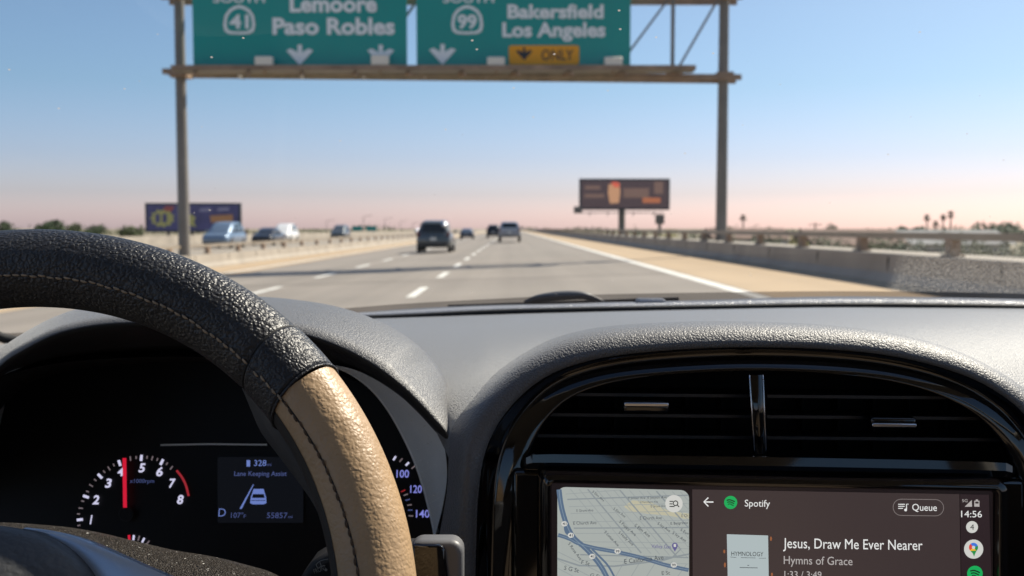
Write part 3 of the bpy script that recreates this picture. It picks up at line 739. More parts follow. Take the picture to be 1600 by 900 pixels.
MB().box(cw(CX, -1.55, -.45), (1.35, .2, .7), Matrix.Rotation(R(12), 3, 'X')).build('rear_bench', M['seat'], car, bevel=.05)
MB().box(cw(CX, -2.03, -.50), (1.5, .06, .86)).build('tailgate', M['dark'], car)
MB().box(cw(CX, -.42, -1.05), (1.5, 3.2, .05)).build('floor', M['doorcard'], car)
MB().box(cw(CX, 1.22, -.66), (1.56, .05, .98)).build('firewall', M['dark'], car)
rows = []
for y, z in ((1.26, -.20), (1.5, -.205), (1.9, -.25), (2.2, -.34), (2.3, -.5)):
    rows.append([cw(CX + x, y, z - .10 * (x / .8) ** 2) for x in (-.8, -.6, -.3, 0, .3, .6, .8)])
MB().loft(rows).build('bonnet', M['p_black'], car, smooth=True, solid=.01)

# ---------------------------------------------------------------- dashboard top
NC = 90
cowl = [(430, 500, 1.10), (560, 496.5, 1.10), (640, 494, 1.10), (760, 490, 1.10), (900, 486, 1.10), (1100, 481.5, 1.10), (1280, 478.5, 1.10), (1450, 479, 1.10), (1640, 481, 1.10), (1900, 487, 1.10)]
brow = [(672, 930, .590), (684, 850, .592), (698, 770, .596), (701, 715, .602), (707, 668, .614), (740, 622, .622), (775, 583, .632), (820, 551, .640), (870, 527, .645), (940, 511, .648), (1040, 503.5, .650), (1150, 502, .650), (1280, 507, .650), (1390, 520, .645), (1480, 543, .640), (1550, 575, .632), (1610, 615, .625), (1670, 680, .61), (1700, 780, .60), (1712, 930, .59)]
C0 = pcurve([(x, y + 2, d) for x, y, d in cowl[1:]], NC); B0 = pcurve(brow, NC); BT = pcurve(brow[3:17], NC)
rows = []
for k in range(13):
    t = k / 12
    # the top is nearly flat near the glass and rolls over towards the brow
    row = []
    for i in range(NC):
        a, b = C0[i], BT[i]; p = a.lerp(b, t)
        zt = t ** 2.6; p.z = a.z + (b.z - a.z) * (zt if b.z < a.z else t)
        row.append(p)
    rows.append(row)
MB().loft(rows).build('dashboard_top', M['dash_soft'], car, smooth=True)

far_edge = [r[0] for r in rows[:8]]
MB().loft([far_edge, [p + Vector((-.06, 0, -.004)) for p in far_edge], [p + Vector((-.22, 0, -.012)) for p in far_edge]]).build('dashboard_behind_hood', M['dash_soft'], car, smooth=True)
fx = [.365, .40, .48, .58, .70, .82, .92]
MB().loft([[cw(x, y, z) for x in fx] for y, z in ((1.14, -.104), (.95, -.106), (.80, -.110), (.72, -.117), (.675, -.135), (.66, -.17), (.68, -.30), (.72, -.5))]).build('passenger_fascia', M['dash_soft'], car, smooth=True)

edge = [(742, 930, .575), (744, 850, .577), (747, 775, .580), (756, 712, .584), (776, 664, .588), (806, 625, .592), (845, 592, .595), (890, 571, .597), (950, 556, .598), (1040, 546, .599), (1150, 541, .599), (1290, 544, .599), (1400, 556, .597), (1490, 579, .594), (1550, 606, .590), (1600, 645, .586), (1640, 705, .58), (1655, 800, .577), (1660, 930, .575)]
E0 = pcurve(edge, NC)
rows = []
for k in range(9):
    t = k / 8; row = []
    for i in range(NC):
        a, b = B0[i], E0[i]; p = a.lerp(b, t)
        out = (EYE - p).normalized() * .012 * math.sin(math.pi * t) + Vector((0, 0, .0045 * math.sin(math.pi * t)))
        row.append(p + out)
    rows.append(row)
rows.append([p + (p - EYE).normalized() * .016 + Vector((0, 0, -.002)) for p in E0])
MB().loft(rows).build('centre_brow', M['dash'], car, smooth=True)

# ---------------------------------------------------------------- gloss black surround of the vents
inner = [(806, 930, .583), (809, 850, .584), (813, 790, .585), (820, 735, .587), (834, 692, .589), (858, 652, .590), (892, 622, .591), (935, 604, .592), (1000, 591, .592), (1080, 583.5, .592), (1185, 580, .592), (1290, 584, .592), (1390, 596, .592), (1465, 617, .591), (1525, 650, .590), (1566, 694, .589), (1588, 745, .587), (1598, 820, .585), (1602, 930, .583)]
I0 = pcurve([(x, y, d + .008) for x, y, d in inner], NC)
E1 = [p + (p - EYE).normalized() * .006 for p in E0]
rows = [E1]
for t, h in ((.04, .0012), (.09, .0006), (.22, -.0020), (.33, -.0034), (.38, -.0036), (.43, -.0031), (.58, -.0012), (.76, .0006), (.92, .0016), (.97, .0015), (1.0, .0006)):
    rows.append([E1[i].lerp(I0[i], t) + (EYE - I0[i]).normalized() * h for i in range(NC)])
rows.append([p + (p - EYE).normalized() * .012 for p in I0])
rows.append([p + (p - EYE).normalized() * .075 for p in I0])
MB().loft(rows).build('vent_surround', M['piano'], car, smooth=True, angle=60)
MB().poly([p + (p - EYE).normalized() * .07 for p in I0]).build('vent_cavity', M['recess'], car)

# ---------------------------------------------------------------- air vents: slats, tabs, divider
def arch_x(y, side):
    pts = [(834, 692), (858, 652), (892, 622), (935, 604), (1000, 591)] if side < 0 else [(1566, 694), (1525, 650), (1465, 617), (1390, 596), (1290, 584)]
    for (x0, y0), (x1, y1) in zip(pts, pts[1:]):
        if y1 <= y <= y0: return x0 + (x1 - x0) * (y0 - y) / (y0 - y1)
    return pts[0][0]
M['slat'] = mat('vent_slat_plastic', (0.014, 0.013, 0.015), 0.42)
for half in (-1, 1):
    v = bpy.data.objects.new('air_vent', None); COL.objects.link(v); v.parent = car
    for y in (619, 651, 684):
        xa = arch_x(y, half) + (-8 if half > 0 else 8) * -1
        xa = arch_x(y, half); xb = 1174 if half < 0 else 1199
        if half < 0: x0, x1 = xa - 10, xb
        else: x0, x1 = xb, xa + 10
        sl = .009; D0, D1 = .612, .652
        yy = lambda x: y + (x - 1185) * sl
        n = 9; xs_ = [x0 + (x1 - x0) * i / (n - 1) for i in range(n)]
        th = 2.4 if y not in (606, 704) else 1.6
        r0 = [PX(x, yy(x) - th, D0) for x in xs_]; r1 = [PX(x, yy(x) - th - 9, D1) for x in xs_]
        r2 = [PX(x, yy(x) - th - 4, D1) for x in xs_]; r3 = [PX(x, yy(x) + th, D0) for x in xs_]
        MB().loft([r0, r1, r2, r3, r0]).build('slat', M['slat'], v, smooth=True, angle=40)
    xs_ = [905, 960, 1015, 1070, 1125] if half < 0 else [1250, 1305, 1360, 1415, 1470]
    for x in xs_:
        MB().bar(PX(x, 612, .658), PX(x, 702, .658), .0022, .016).build('vane', M['recess'], v)
    cx, cy = (1007, 635) if half < 0 else (1389, 656)
    tb = MB(); c = PX(cx, cy, .601); wpx = .0285
    tb.box(c, (wpx, .016, .0058), Matrix.Rotation(R(0.6), 3, 'Y'))
    o = tb.build('slider_tab', M['piano'], v, bevel=.002, seg=3)
    zs = .0026 if half < 0 else -.0018
    MB().box(c + Vector((0, -.0072, zs)), (wpx * .97, .004, .0026), Matrix.Rotation(R(0.6), 3, 'Y')).build('tab_trim', M['chrome'], v, bevel=.0007)
L, Rr = [], []
rows = []
for k in range(15):
    t = k / 14; y = 586 + (709 - 586) * t; bow = 6 * (t - .5)
    xa, xb = 1171 + bow + 2 * t, 1198 + bow - 1 * t; d = .592 - .004 * math.sin(math.pi * t)
    rows.append([PX(xa, y, d + .03), PX(xa, y, d + .004), PX(xa + 3, y, d), PX((xa + xb) / 2, y, d - .0012), PX(xb - 3, y, d), PX(xb, y, d + .004), PX(xb, y, d + .03)])
MB().loft(rows).build('vent_divider', M['piano'], car, smooth=True, angle=50)
for k in (2, 4): MB().tube([r_[k] for r_ in rows], .00045, 6).build('divider_edge_glint', M['chrome'], car, smooth=True)  # thin chrome lines stand in for reflections along the gloss edges

# ---------------------------------------------------------------- trim bar and display housing
SL = .0175
def yb_(x, y): return y + (x - 820) * SL
xs_ = [818, 822, 832, 860, 950, 1050, 1185, 1320, 1450, 1540, 1572, 1582, 1587]
yt = [722, 714, 709, 707.5, 707, 706.5, 706, 706, 706.5, 707.5, 709, 714, 721]
bow = [.004, .002, .0005, 0, -.001, -.0018, -.002, -.0018, -.001, 0, .0005, .002, .004]
rows = []
for f, d in ((0, .606), (0, .590), (.0, .5765), (.06, .5738), (.55, .57290), (.60, .5733), (.94, .5760), (1.0, .578), (1.0, .592)):
    rows.append([PX(x, yb_(x, t_ + (734 - t_) * f), d + b_ + (.00036 * max(0, (1100 - x) / 280) if f == .55 else 0)) for x, t_, b_ in zip(xs_, yt, bow)])
MB().loft(rows).build('trim_bar', M['piano'], car, smooth=True, angle=11)
hp = [(800, 735), (1604, 749), (1606, 935), (798, 935)]
MB().prism([PX(x, y, .586) for x, y in hp], (0, .03, 0)).build('display_housing', M['piano'], car, bevel=.003)

DP0, DP1, DP2 = PX(870, 760, .5600), PX(1548, 772, .5615), PX(870, 900, .5575)
DP = Plane(DP0, DP1 - DP0, DP0 - DP2)
def ringpath(x0, y0, x1, y1, r): return rrect(x0, y0, x1, y1, r, SL)
disp = bpy.data.objects.new('touchscreen', None); COL.objects.link(disp); disp.parent = car
rows = []
for ins, off, r in ((0, -.020, 16), (2, -.004, 16), (6, .0015, 14), (13, .0030, 10), (17, .0025, 7), (20.0, -.0012, 4)):
    pts = ringpath(842 + ins, 735 + ins * 1.05, 1580 - ins * 1.35, 985 - ins, r)
    rows.append([DP.at(x, y, off) for x, y in pts])
MB().loft(rows, close=True).build('bezel', M['piano'], disp, smooth=True, angle=45)
O0 = -.0008
M['ui_bg'] = glow('ui_background', (60, 50, 50)); M['ui_side'] = glow('ui_side_strip', (44, 33, 36)); M['ui_edge'] = glow('ui_black', (22, 15, 17))
M['ui_white'] = glow('ui_white', (232, 232, 230)); M['ui_grey'] = glow('ui_grey', (178, 172, 170)); M['ui_green'] = glow('ui_green', (26, 168, 88)); M['ui_dark'] = glow('ui_dark', (26, 32, 30))
M['ui_disc'] = glow('ui_disc', (205, 205, 200)); M['ui_map'] = glow('map_land', (166, 172, 168)); M['ui_park'] = glow('map_sand', (186, 182, 158)); M['ui_block'] = glow('map_blocks', (156, 163, 162))
M['ui_fwy'] = glow('map_freeway', (88, 108, 132)); M['ui_fwy2'] = glow('map_freeway_median', (128, 146, 162)); M['ui_st'] = glow('map_street', (137, 145, 148)); M['ui_st2'] = glow('map_minor_street', (150, 157, 157))
M['ui_text'] = glow('map_text', (66, 72, 78)); M['ui_purple'] = glow('map_purple', (96, 92, 142)); M['ui_art'] = glow('album_cover', (172, 184, 186)); M['ui_line'] = glow('ui_outline', (120, 112, 110))
M['g_red'] = glow('pin_red', (216, 76, 60)); M['g_blue'] = glow('pin_blue', (62, 116, 214)); M['g_yellow'] = glow('pin_yellow', (236, 180, 40)); M['g_green'] = glow('pin_green', (40, 140, 74)); M['ui_spark'] = glow('cover_fringe', (150, 92, 58))
DP.poly('screen_glass', [(855, 748), (1562, 762), (1568, 965), (855, 965)], M['ui_edge'], disp, O0 - .0005)
DP.poly('player_panel', [(1082, 765), (1500, 772.5), (1503, 962), (1083, 962)], M['ui_bg'], disp, O0)
DP.poly('side_strip', [(1501, 772.5), (1546, 773.5), (1552, 962), (1504, 962)], M['ui_side'], disp, O0)
# the map card
card = rrect(871, 761, 1077, 960, 13, .026)
DP.poly('map_card', card, M['ui_map'], disp, O0 + .0001)
DP.poly('map_area', [(975, 792), (988, 782), (1015, 784), (1044, 798), (1077, 803), (1076, 812), (1045, 806), (1012, 803), (985, 799)], M['ui_park'], disp, O0 + .0002)
rnd = random.Random(5)
mb = MB(); mb2 = MB()
def clipline(p, q):
    x0, x1 = 872, 1076; (ax, ay), (bx, by) = p, q
    if ax > bx: ax, ay, bx, by = bx, by, ax, ay
    if bx < x0 or ax > x1: return None
    if ax < x0: ay += (by - ay) * (x0 - ax) / (bx - ax); ax = x0
    if bx > x1: by = ay + (by - ay) * (x1 - ax) / (bx - ax); bx = x1
    top = lambda x: 763.5 + (x - 871) * .026
    if ay < top(ax) and by < top(bx): return None
    if ay < top(ax): k = (top(ax) - ay) / (by - ay); ax += (bx - ax) * k; ay = top(ax)
    if by < top(bx): k = (top(bx) - by) / (ay - by); bx += (ax - bx) * k; by = top(bx)
    return (ax, ay), (bx, by)
for i in range(15):                           # streets that run down to the right
    x = 880 + i * 13 + rnd.uniform(-2, 2); p, q = (x - 5, 745), (x + 92 + i * 1.5, 862 + i * 1.2)
    c = clipline(p, q)
    if c: DP.line(mb if i % 4 == 2 else mb2, c, 2.2 if i % 4 == 2 else 1.1, O0 + .0003)
for i in range(11):                           # streets across
    y = 770 + i * 10.5 + rnd.uniform(-2, 2); c = clipline((884 + i * 2.5, y + 2), (1077, y - 6 + i * 1.4))
    if c: DP.line(mb if i % 4 == 1 else mb2, c, 2.0 if i % 4 == 1 else 1.0, O0 + .0003)
for i in range(6):                            # the grid south of the freeway
    c = clipline((871, 862 + i * 13), (952, 902 + i * 14))
    if c: DP.line(mb2, c, 1.2, O0 + .0003)
    c = clipline((960 + i * 24, 905), (985 + i * 22, 862 + i * 5))
    if c: DP.line(mb2, c, 1.2, O0 + .0003)
DP.line(mb, [(871, 873), (905, 884), (960, 885), (1010, 879), (1077, 866)], 2.6, O0 + .00035)
DP.line(mb, [(1000, 871), (1030, 878), (1050, 872), (1064, 858), (1056, 850)], 2.0, O0 + .00035)
mb.build('map_streets', M['ui_st'], disp); mb2.build('map_minor_streets', M['ui_st2'], disp)
def sm(pts, n=22): return [(v.x, v.y) for v in spline([(x, y, 0) for x, y in pts], n)]
f1 = [(873.5, 765), (876, 785), (880, 803), (887, 824), (897, 841), (914, 856), (929, 872), (942, 890), (953, 912)]
f2 = [(872, 836), (890, 842), (905, 850), (932, 857), (965, 863), (1000, 871), (1040, 883), (1076, 891)]
mb = MB(); DP.line(mb, sm(f1), 8.0, O0 + .00045); DP.line(mb, sm(f2), 6.0, O0 + .00045); DP.line(mb, sm([(883, 815), (884, 830), (892, 838), (905, 846)]), 4, O0 + .00045); DP.line(mb, sm([(925, 858), (936, 869), (950, 884), (962, 905)]), 3, O0 + .00045)
mb.build('map_freeways', M['ui_fwy'], disp)
mb = MB(); DP.line(mb, sm(f1), 1.0, O0 + .00055); DP.line(mb, sm(f2), .8, O0 + .00055); mb.build('map_freeway_medians', M['ui_fwy2'], disp)
for x, y, s in ((882, 818.5, '41'), (892, 836.5, '41'), (925.5, 869.5, '41'), (965, 861.5, '99'), (1053, 883, '99')):
    DP.poly('route_badge', disc(x, y, 4.9, 18, 4.1), M['ui_disc'], disp, O0 + .0006); DP.text('map_label', s, x - 3, x + 3, y + 1.9, 4, M['ui_text'], disp, O0 + .0007, bold=.02)
for s, x0, y0, x1, y1, cap, m in (('E Church Ave', 896, 820, 932, 819, 5, 'ui_text'), ('E Church Ave', 1000, 812, 1034, 811.5, 5, 'ui_text'), ('E Grove Ave', 901, 800, 927, 799, 4, 'ui_text'), ('E Jensen Ave', 982, 780, 1008, 779.5, 3.4, 'ui_text'), ('E Jensen Ave', 1012, 779.5, 1042, 778.5, 3.4, 'ui_text'),
                                  ('E Grove Ave', 1017, 793, 1040, 792, 3.6, 'ui_text'), ('E Northern Ave', 1001, 786, 1028, 785.5, 3, 'ui_text'), ('S Elm Ave', 925, 769, 943, 784, 3.6, 'ui_text'), ('S Elm Ave', 958, 796, 976, 809, 4, 'ui_text'), ('S Elm Ave', 991, 822, 1014, 840, 5, 'ui_text'),
                                  ('S Poppy Ave', 967, 816, 992, 838, 4.4, 'ui_text'), ('S Holly Ave', 966, 833, 988, 853, 4.4, 'ui_text'), ('S Lotus Ave', 944, 832, 965, 854, 4.4, 'ui_text'), ('S Ivy Ave', 1027, 819, 1046, 832, 4.4, 'ui_text'), ('S Ivy Ave', 1050, 834, 1071, 847, 4.4, 'ui_text'),
                                  ('E Belgravia', 1048, 820, 1075, 818.5, 4, 'ui_text'), ('E Ch', 1065, 808, 1075, 807.5, 4, 'ui_text'), ('S Eun', 1063, 829, 1075, 836, 4.2, 'ui_text'), ('S Rose Ave', 887, 850, 906, 876, 5, 'ui_text'), ('E California Ave', 976, 881, 1037, 874, 7, 'ui_text'),
                                  ('S G St', 881, 890, 904, 895, 6.4, 'ui_text'), ('F St', 908, 881, 921, 884, 6, 'ui_text'), ('G St', 922, 901, 938, 904, 5.5, 'ui_text'), ('E St', 1034, 898, 1047, 898, 5.5, 'ui_text'), ('Valley Gas', 1018, 856, 1048, 857, 5.5, 'ui_purple')):
    DP.text('map_label', s, x0, x1, y0, cap, M[m], disp, O0 + .0007, ybase1=y1)
DP.poly('map_pin', disc(1054.5, 852.5, 4.6, 18) , M['ui_purple'], disp, O0 + .0007); DP.poly('map_pin', [(1050.5, 855), (1058.5, 855), (1054.5, 862)], M['ui_purple'], disp, O0 + .00075); DP.poly('map_pin_mark', rrect(1052.6, 850, 1056.4, 854.6, .6), M['ui_disc'], disp, O0 + .0008)
DP.poly('search_button', disc(1053, 787, 13.6, 36), M['ui_disc'], disp, O0 + .0009)
mb = MB()
for k in range(3): DP.line(mb, [(1046, 783.2 + k * 4), (1051.5 - (0, .8, -2.5)[k], 783.3 + k * 4)], 1.5, O0 + .001)
DP.ring(mb, 1055.4, 786.2, 3.6, 1.5, O0 + .001); DP.line(mb, [(1058, 788.8), (1061, 792)], 1.6, O0 + .001); mb.build('search_icon', M['ui_dark'], disp)
# player
mb = MB(); DP.line(mb, [(1100, 784.5), (1115, 784.7)], 1.9, O0 + .0003); DP.line(mb, [(1107, 777.8), (1100.2, 784.4), (1107, 791.4)], 1.9, O0 + .0003); mb.build('back_arrow', M['ui_white'], disp)
def music_badge(cx, cy, r):
    DP.poly('music_badge', disc(cx, cy, r, 32), M['ui_green'], disp, O0 + .0003); mb = MB()
    for k, (rr, w) in enumerate(((.62, .17), (.52, .15), (.42, .12))):
        y = cy - r * .34 + k * r * .31
        DP.line(mb, sm([(cx - r * rr, y + r * .02), (cx - r * .1, y - r * .06), (cx + r * rr, y + r * .22)], 10), w * r, O0 + .0004)
    mb.build('badge_waves', M['ui_dark'], disp)
music_badge(1142, 785.3, 10.3); music_badge(1524, 896.5, 12.2)
DP.text('lettering', 'Spotify', 1164, 1203.5, 791.5, 10.4, M['ui_white'], disp, O0 + .0003, ybase1=792.2)
mb = MB(); pl = rrect(1396, 780, 1475, 805.5, 12.6, .012); DP.line(mb, pl + [pl[0]], 1.1, O0 + .0003); mb.build('queue_outline', M['ui_line'], disp)
DP.text('lettering', 'Queue', 1426, 1464.5, 798, 10.5, M['ui_white'], disp, O0 + .0003, ybase1=798.6)
mb = MB()
for k, x1 in ((0, 1414.5), (1, 1414), (2, 1411.5)): DP.line(mb, [(1404, 788.2 + k * 3.2), (x1, 788.2 + k * 3.2)], 1.3, O0 + .0003)
DP.line(mb, [(1417, 797), (1417, 788), (1420, 788)], 1.4, O0 + .0003); mb.poly([DP.at(x, y, O0 + .0003) for x, y in disc(1415.6, 797, 2.2, 14)]); mb.build('queue_icon', M['ui_white'], disp)
DP.poly('album_cover', [(1136, 835), (1200.5, 837), (1202, 935), (1138, 934)], M['ui_art'], disp, O0 + .0003)
for x, y, r in ((1132, 862, 3), (1133, 883, 4), (1205, 842, 3.6), (1206.5, 898, 3)): DP.poly('cover_fringe', disc(x, y, 1.6, 10, r), M['ui_spark'], disp, O0 + .0003)
DP.text('lettering', 'HYMNOLOGY', 1143, 1193, 868.5, 6.6, M['ui_dark'], disp, O0 + .0004, ybase1=869.5)
mb = MB(); DP.line(mb, [(1141.5, 870.5), (1151, 871.5)], .6, O0 + .0004); DP.line(mb, [(1186, 872.5), (1197, 872.5)], .6, O0 + .0004); DP.line(mb, [(1158, 871.5), (1181, 872)], .7, O0 + .0004); DP.line(mb, [(1156, 887), (1184, 887.6)], 1.0, O0 + .0004); DP.line(mb, [(1168, 883.5), (1171, 883.6)], .9, O0 + .0004); mb.build('cover_lines', M['ui_text'], disp)
DP.text('lettering', 'Jesus, Draw Me Ever Nearer', 1224, 1442, 856.5, 15.5, M['ui_white'], disp, O0 + .0003, ybase1=860)
DP.text('lettering', 'Hymns of Grace', 1225, 1332.5, 881.5, 12.5, M['ui_grey'], disp, O0 + .0003, ybase1=883.5)
DP.text('lettering', '1:33 / 3:49', 1226, 1284, 903, 10.5, M['ui_grey'], disp, O0 + .0003, ybase1=904)
DP.text('lettering', '5G', 1504, 1512.5, 784.8, 4.6, M['ui_grey'], disp, O0 + .0003)
DP.poly('signal_icon', [(1508, 792), (1519, 781.5), (1519.5, 792)], M['ui_grey'], disp, O0 + .0003)
DP.poly('battery_icon', [(1523, 782.5), (1525.2, 782.5), (1525.2, 780.6), (1528.6, 780.6), (1528.6, 782.6), (1531, 782.6), (1531, 792), (1523, 791.8)], M['ui_grey'], disp, O0 + .0003)
DP.poly('battery_gap', [(1524.4, 784), (1529.6, 784), (1529.6, 787), (1524.4, 787)], M['ui_side'], disp, O0 + .0004)
DP.text('lettering', '14:56', 1502.5, 1535, 808.3, 10, M['ui_white'], disp, O0 + .0003, ybase1=808.7)
DP.poly('count_disc', disc(1519.5, 823.8, 9.3, 28), M['ui_disc'], disp, O0 + .0003); DP.text('lettering', '4', 1516.4, 1522.6, 828, 8.4, M['ui_dark'], disp, O0 + .0004)
DP.poly('map_app_disc', disc(1522, 858.3, 15.0, 36), M['ui_disc'], disp, O0 + .0003)
cx, cy, r = 1521.6, 855.5, 7.2
def wedge(a0, a1, m, nm): DP.poly(nm, [(cx, cy)] + [(cx + r * math.cos(R(a0 + (a1 - a0) * i / 8)), cy + r * math.sin(R(a0 + (a1 - a0) * i / 8))) for i in range(9)], m, disp, O0 + .0004)
wedge(-130, -20, M['g_blue'], 'pin_segment'); wedge(-220, -130, M['g_red'], 'pin_segment'); wedge(-20, 50, M['g_green'], 'pin_segment'); wedge(50, 140, M['g_yellow'], 'pin_segment')
DP.poly('pin_tail', [(1516.8, 861), (1526.6, 860.5), (1524.5, 864.5), (1522.4, 870), (1520.5, 865)], M['g_green'], disp, O0 + .00045); DP.poly('pin_hole', disc(cx, cy, 2.6, 16), M['ui_disc'], disp, O0 + .0005)

# ---------------------------------------------------------------- instrument hood and cluster
NH = 80
H1 = [(-120, 690, .66), (-60, 622, .70), (0, 566, .74), (40, 540, .765), (90, 512, .785), (150, 492, .80), (220, 480, .81), (320, 473, .815), (400, 472, .815), (470, 475.5, .81), (540, 487, .80), (600, 507, .785), (645, 534, .76), (678, 566, .73), (698, 602, .70), (706, 640, .67), (705, 676, .64)]
H2 = [(-120, 730, .60), (-60, 640, .61), (0, 572, .62), (40, 545, .62), (90, 521, .622), (150, 508, .624), (220, 503.5, .625), (300, 503, .625), (390, 509, .625), (470, 521, .625), (530, 541, .624), (580, 567, .622), (625, 600, .62), (658, 632, .618), (682, 659, .616), (697, 676, .615), (702, 690, .615)]
H3 = [(-120, 770, .70), (-60, 660, .71), (0, 590, .715), (40, 572, .715), (90, 560, .715), (150, 553, .715), (220, 549, .715), (300, 548, .715), (390, 551, .715), (470, 559, .715), (525, 572, .712), (570, 590, .708), (615, 618, .70), (650, 648, .695), (672, 670, .685), (684, 682, .675), (691, 690, .67)]
h1, h2, h3 = pcurve(H1, NH), pcurve(H2, NH), pcurve(H3, NH)
rows = []
for k in range(9):
    t = k / 8
    rows.append([h1[i].lerp(h2[i], t) + Vector((0, 0, .010)) * math.sin(math.pi * t) * (1 if 12 < i < 68 else .4) for i in range(NH)])
back = [p + Vector((0, .05, -.05)) for p in h1]
MB().loft([back] + rows).build('cluster_hood', M['dash'], car, smooth=True, solid=.0012)
lip = [p + (p - EYE).normalized() * .004 + Vector((0, 0, -.0035)) for p in h2]
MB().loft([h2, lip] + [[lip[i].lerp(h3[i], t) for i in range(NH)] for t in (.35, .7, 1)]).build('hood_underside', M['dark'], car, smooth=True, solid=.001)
# ledge inside the hood and the wall down to the dials
L1 = [p + Vector((0, -.012, -.003)) for p in h3]; L2 = [p + Vector((0, .03, -.012)) for p in h3]
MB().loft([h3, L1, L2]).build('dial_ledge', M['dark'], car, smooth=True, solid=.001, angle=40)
# satin crescent at the right end of the dials
K1 = [(524, 570, .668), (560, 580, .664), (600, 601, .66), (640, 631, .656), (670, 660, .653), (690, 684, .651), (697, 715, .650), (698, 750, .650), (692, 790, .651), (684, 822, .653), (680, 836, .655)]
K2 = [(524, 573, .672), (550, 585, .680), (580, 608, .688), (606, 640, .695), (630, 682, .700), (648, 722, .700), (661, 760, .697), (669, 790, .690), (675, 815, .680), (678, 830, .668), (679, 837, .660)]
k1, k2 = pcurve(K1, 40), pcurve(K2, 40)
MB().loft([[p + (p - EYE).normalized() * .05 for p in k1], k1] + [[k1[i].lerp(k2[i], t) + (EYE - k1[i]).normalized() * .003 * math.sin(math.pi * t) for i in range(40)] for t in (.25, .5, .75)] + [k2]).build('cluster_crescent', M['satin'], car, smooth=True, angle=50)
MB().tube(k2, .0009, 6).build('crescent_edge', M['satin'], car, smooth=True)
k3 = [p + (p - EYE).normalized() * .07 + Vector((.003, 0, .002)) for p in k2]
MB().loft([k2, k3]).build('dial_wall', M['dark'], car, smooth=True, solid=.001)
kl = pcurve([(-60, 634, .70), (-20, 601, .705), (0, 588, .708), (30, 574, .711), (62, 564.5, .713)], 16)
MB().tube(kl, [.0004 + .0008 * math.sin(math.pi * i / 15) for i in range(16)], 6).build('ledge_edge', M['satin'], car, smooth=True)

GP0, GP1, GP2 = PX(100, 780, .735), PX(600, 790, .735), PX(100, 850, .728)
GP = Plane(GP0, GP1 - GP0, GP0 - GP2)
clu = bpy.data.objects.new('instrument_cluster', None); COL.objects.link(clu); clu.parent = car
M['dial'] = mat('dial_face', (0.005, 0.0045, 0.005), 0.5, spec=0.25)
GP.poly('dial_face', [(-140, 700), (-40, 640), (20, 575), (110, 549), (260, 542), (420, 545), (530, 566), (600, 600), (655, 650), (690, 705), (692, 960), (-140, 960)], M['dial'], clu, -.002)
M['lit'] = glow('lit_white', (206, 204, 232)); M['lit_dim'] = glow('lit_dim', (112, 100, 104)); M['lit_red'] = glow('lit_red', (206, 22, 50)); M['lit_blue'] = glow('lit_blue', (104, 124, 190)); M['lcd'] = glow('lcd_panel', (13, 15, 20)); M['lcd'].node_tree.nodes['Principled BSDF'].inputs['Specular IOR Level'].default_value = .12; M['lcd'].node_tree.nodes['Principled BSDF'].inputs['Roughness'].default_value = .6; M['lit_mid'] = glow('lit_soft_blue', (66, 76, 122)); M['lit_redline'] = glow('redline_red', (150, 30, 36))
for s, x, y in (('1', 142, 812), ('2', 149.5, 781), ('3', 169, 755), ('4', 188.5, 737), ('5', 221.5, 731), ('6', 249, 737), ('7', 269, 755), ('8', 281.5, 780.5)):
    w = 5 if s != '1' else 1.6
    GP.text('dial_number', s, x - w, x + w, y + 6.5, 13, M['lit'], clu, .0003, bold=.03, shear=.12)
ticks = [(125, 812), (134.5, 776), (156.5, 744), (187, 723.5), (221, 715.5), (253, 722)]
for x, y in ticks:
    d = Vector((213 - x, 802 - y)).normalized(); mb = MB(); GP.line(mb, [(x - d.x * 4.8, y - d.y * 4.8), (x + d.x * 4.8, y + d.y * 4.8)], 4.2, .0003); mb.build('dial_tick', M['lit'], clu)
for k, (x, y) in enumerate(((123.5, 821), (123, 803), (126.5, 794), (129.5, 783), (137, 768), (142.5, 758.5), (149, 750), (163, 737), (170.5, 732), (178, 726.5), (204, 716.5), (213, 715), (230, 714.5), (238, 716), (246, 718), (261, 724.5), (268, 731))):
    d = Vector((213 - x, 802 - y)).normalized(); mb = MB(); q = 3.4 if k in (2, 5, 8, 10, 13, 16) else 2.3
    GP.line(mb, [(x - d.x * q, y - d.y * q), (x + d.x * q, y + d.y * q)], 2.0, .0003); mb.build('dial_minor_tick', M['lit_dim'], clu)
mb = MB(); GP.line(mb, sm([(276, 735), (284, 745), (290.5, 758), (295, 775)], 14), 3.6, .0003); mb.build('redline', M['lit_redline'], clu)
GP.text('lettering', 'x1000rpm', 203, 241, 754.5, 6, M['lit_mid'], clu, .0003)
mb = MB(); GP.line(mb, [(198.5, 793), (198, 755), (197.5, 716)], 6.0, .004); mb.build('needle', M['lit_red'], clu)
mb = MB(); GP.ring(mb, 199, 803, 11, 1.0, .003); mb.build('needle_hub_ring', M['dark'], clu)
GP.poly('needle_hub', disc(199, 803, 10.4, 26), M['dial'], clu, .0032)
for x, y, m, w in ((202, 840, 'lit_red', 4), (209, 840, 'lit', 3.4), (217, 841, 'lit_dim', 2.2), (224, 844, 'lit', 3.2), (231, 848, 'lit_dim', 2)):
    d = Vector((205 - x, 880 - y)).normalized(); mb = MB(); GP.line(mb, [(x - d.x * 4, y - d.y * 4), (x + d.x * 4, y + d.y * 4)], w, .0003); mb.build('temperature_tick', M[m], clu)
mb = MB(); GP.line(mb, [(255, 696), (330, 694.5), (420, 695.5)], 2.6, .006); mb.build('cluster_seam', M['satin'], clu)
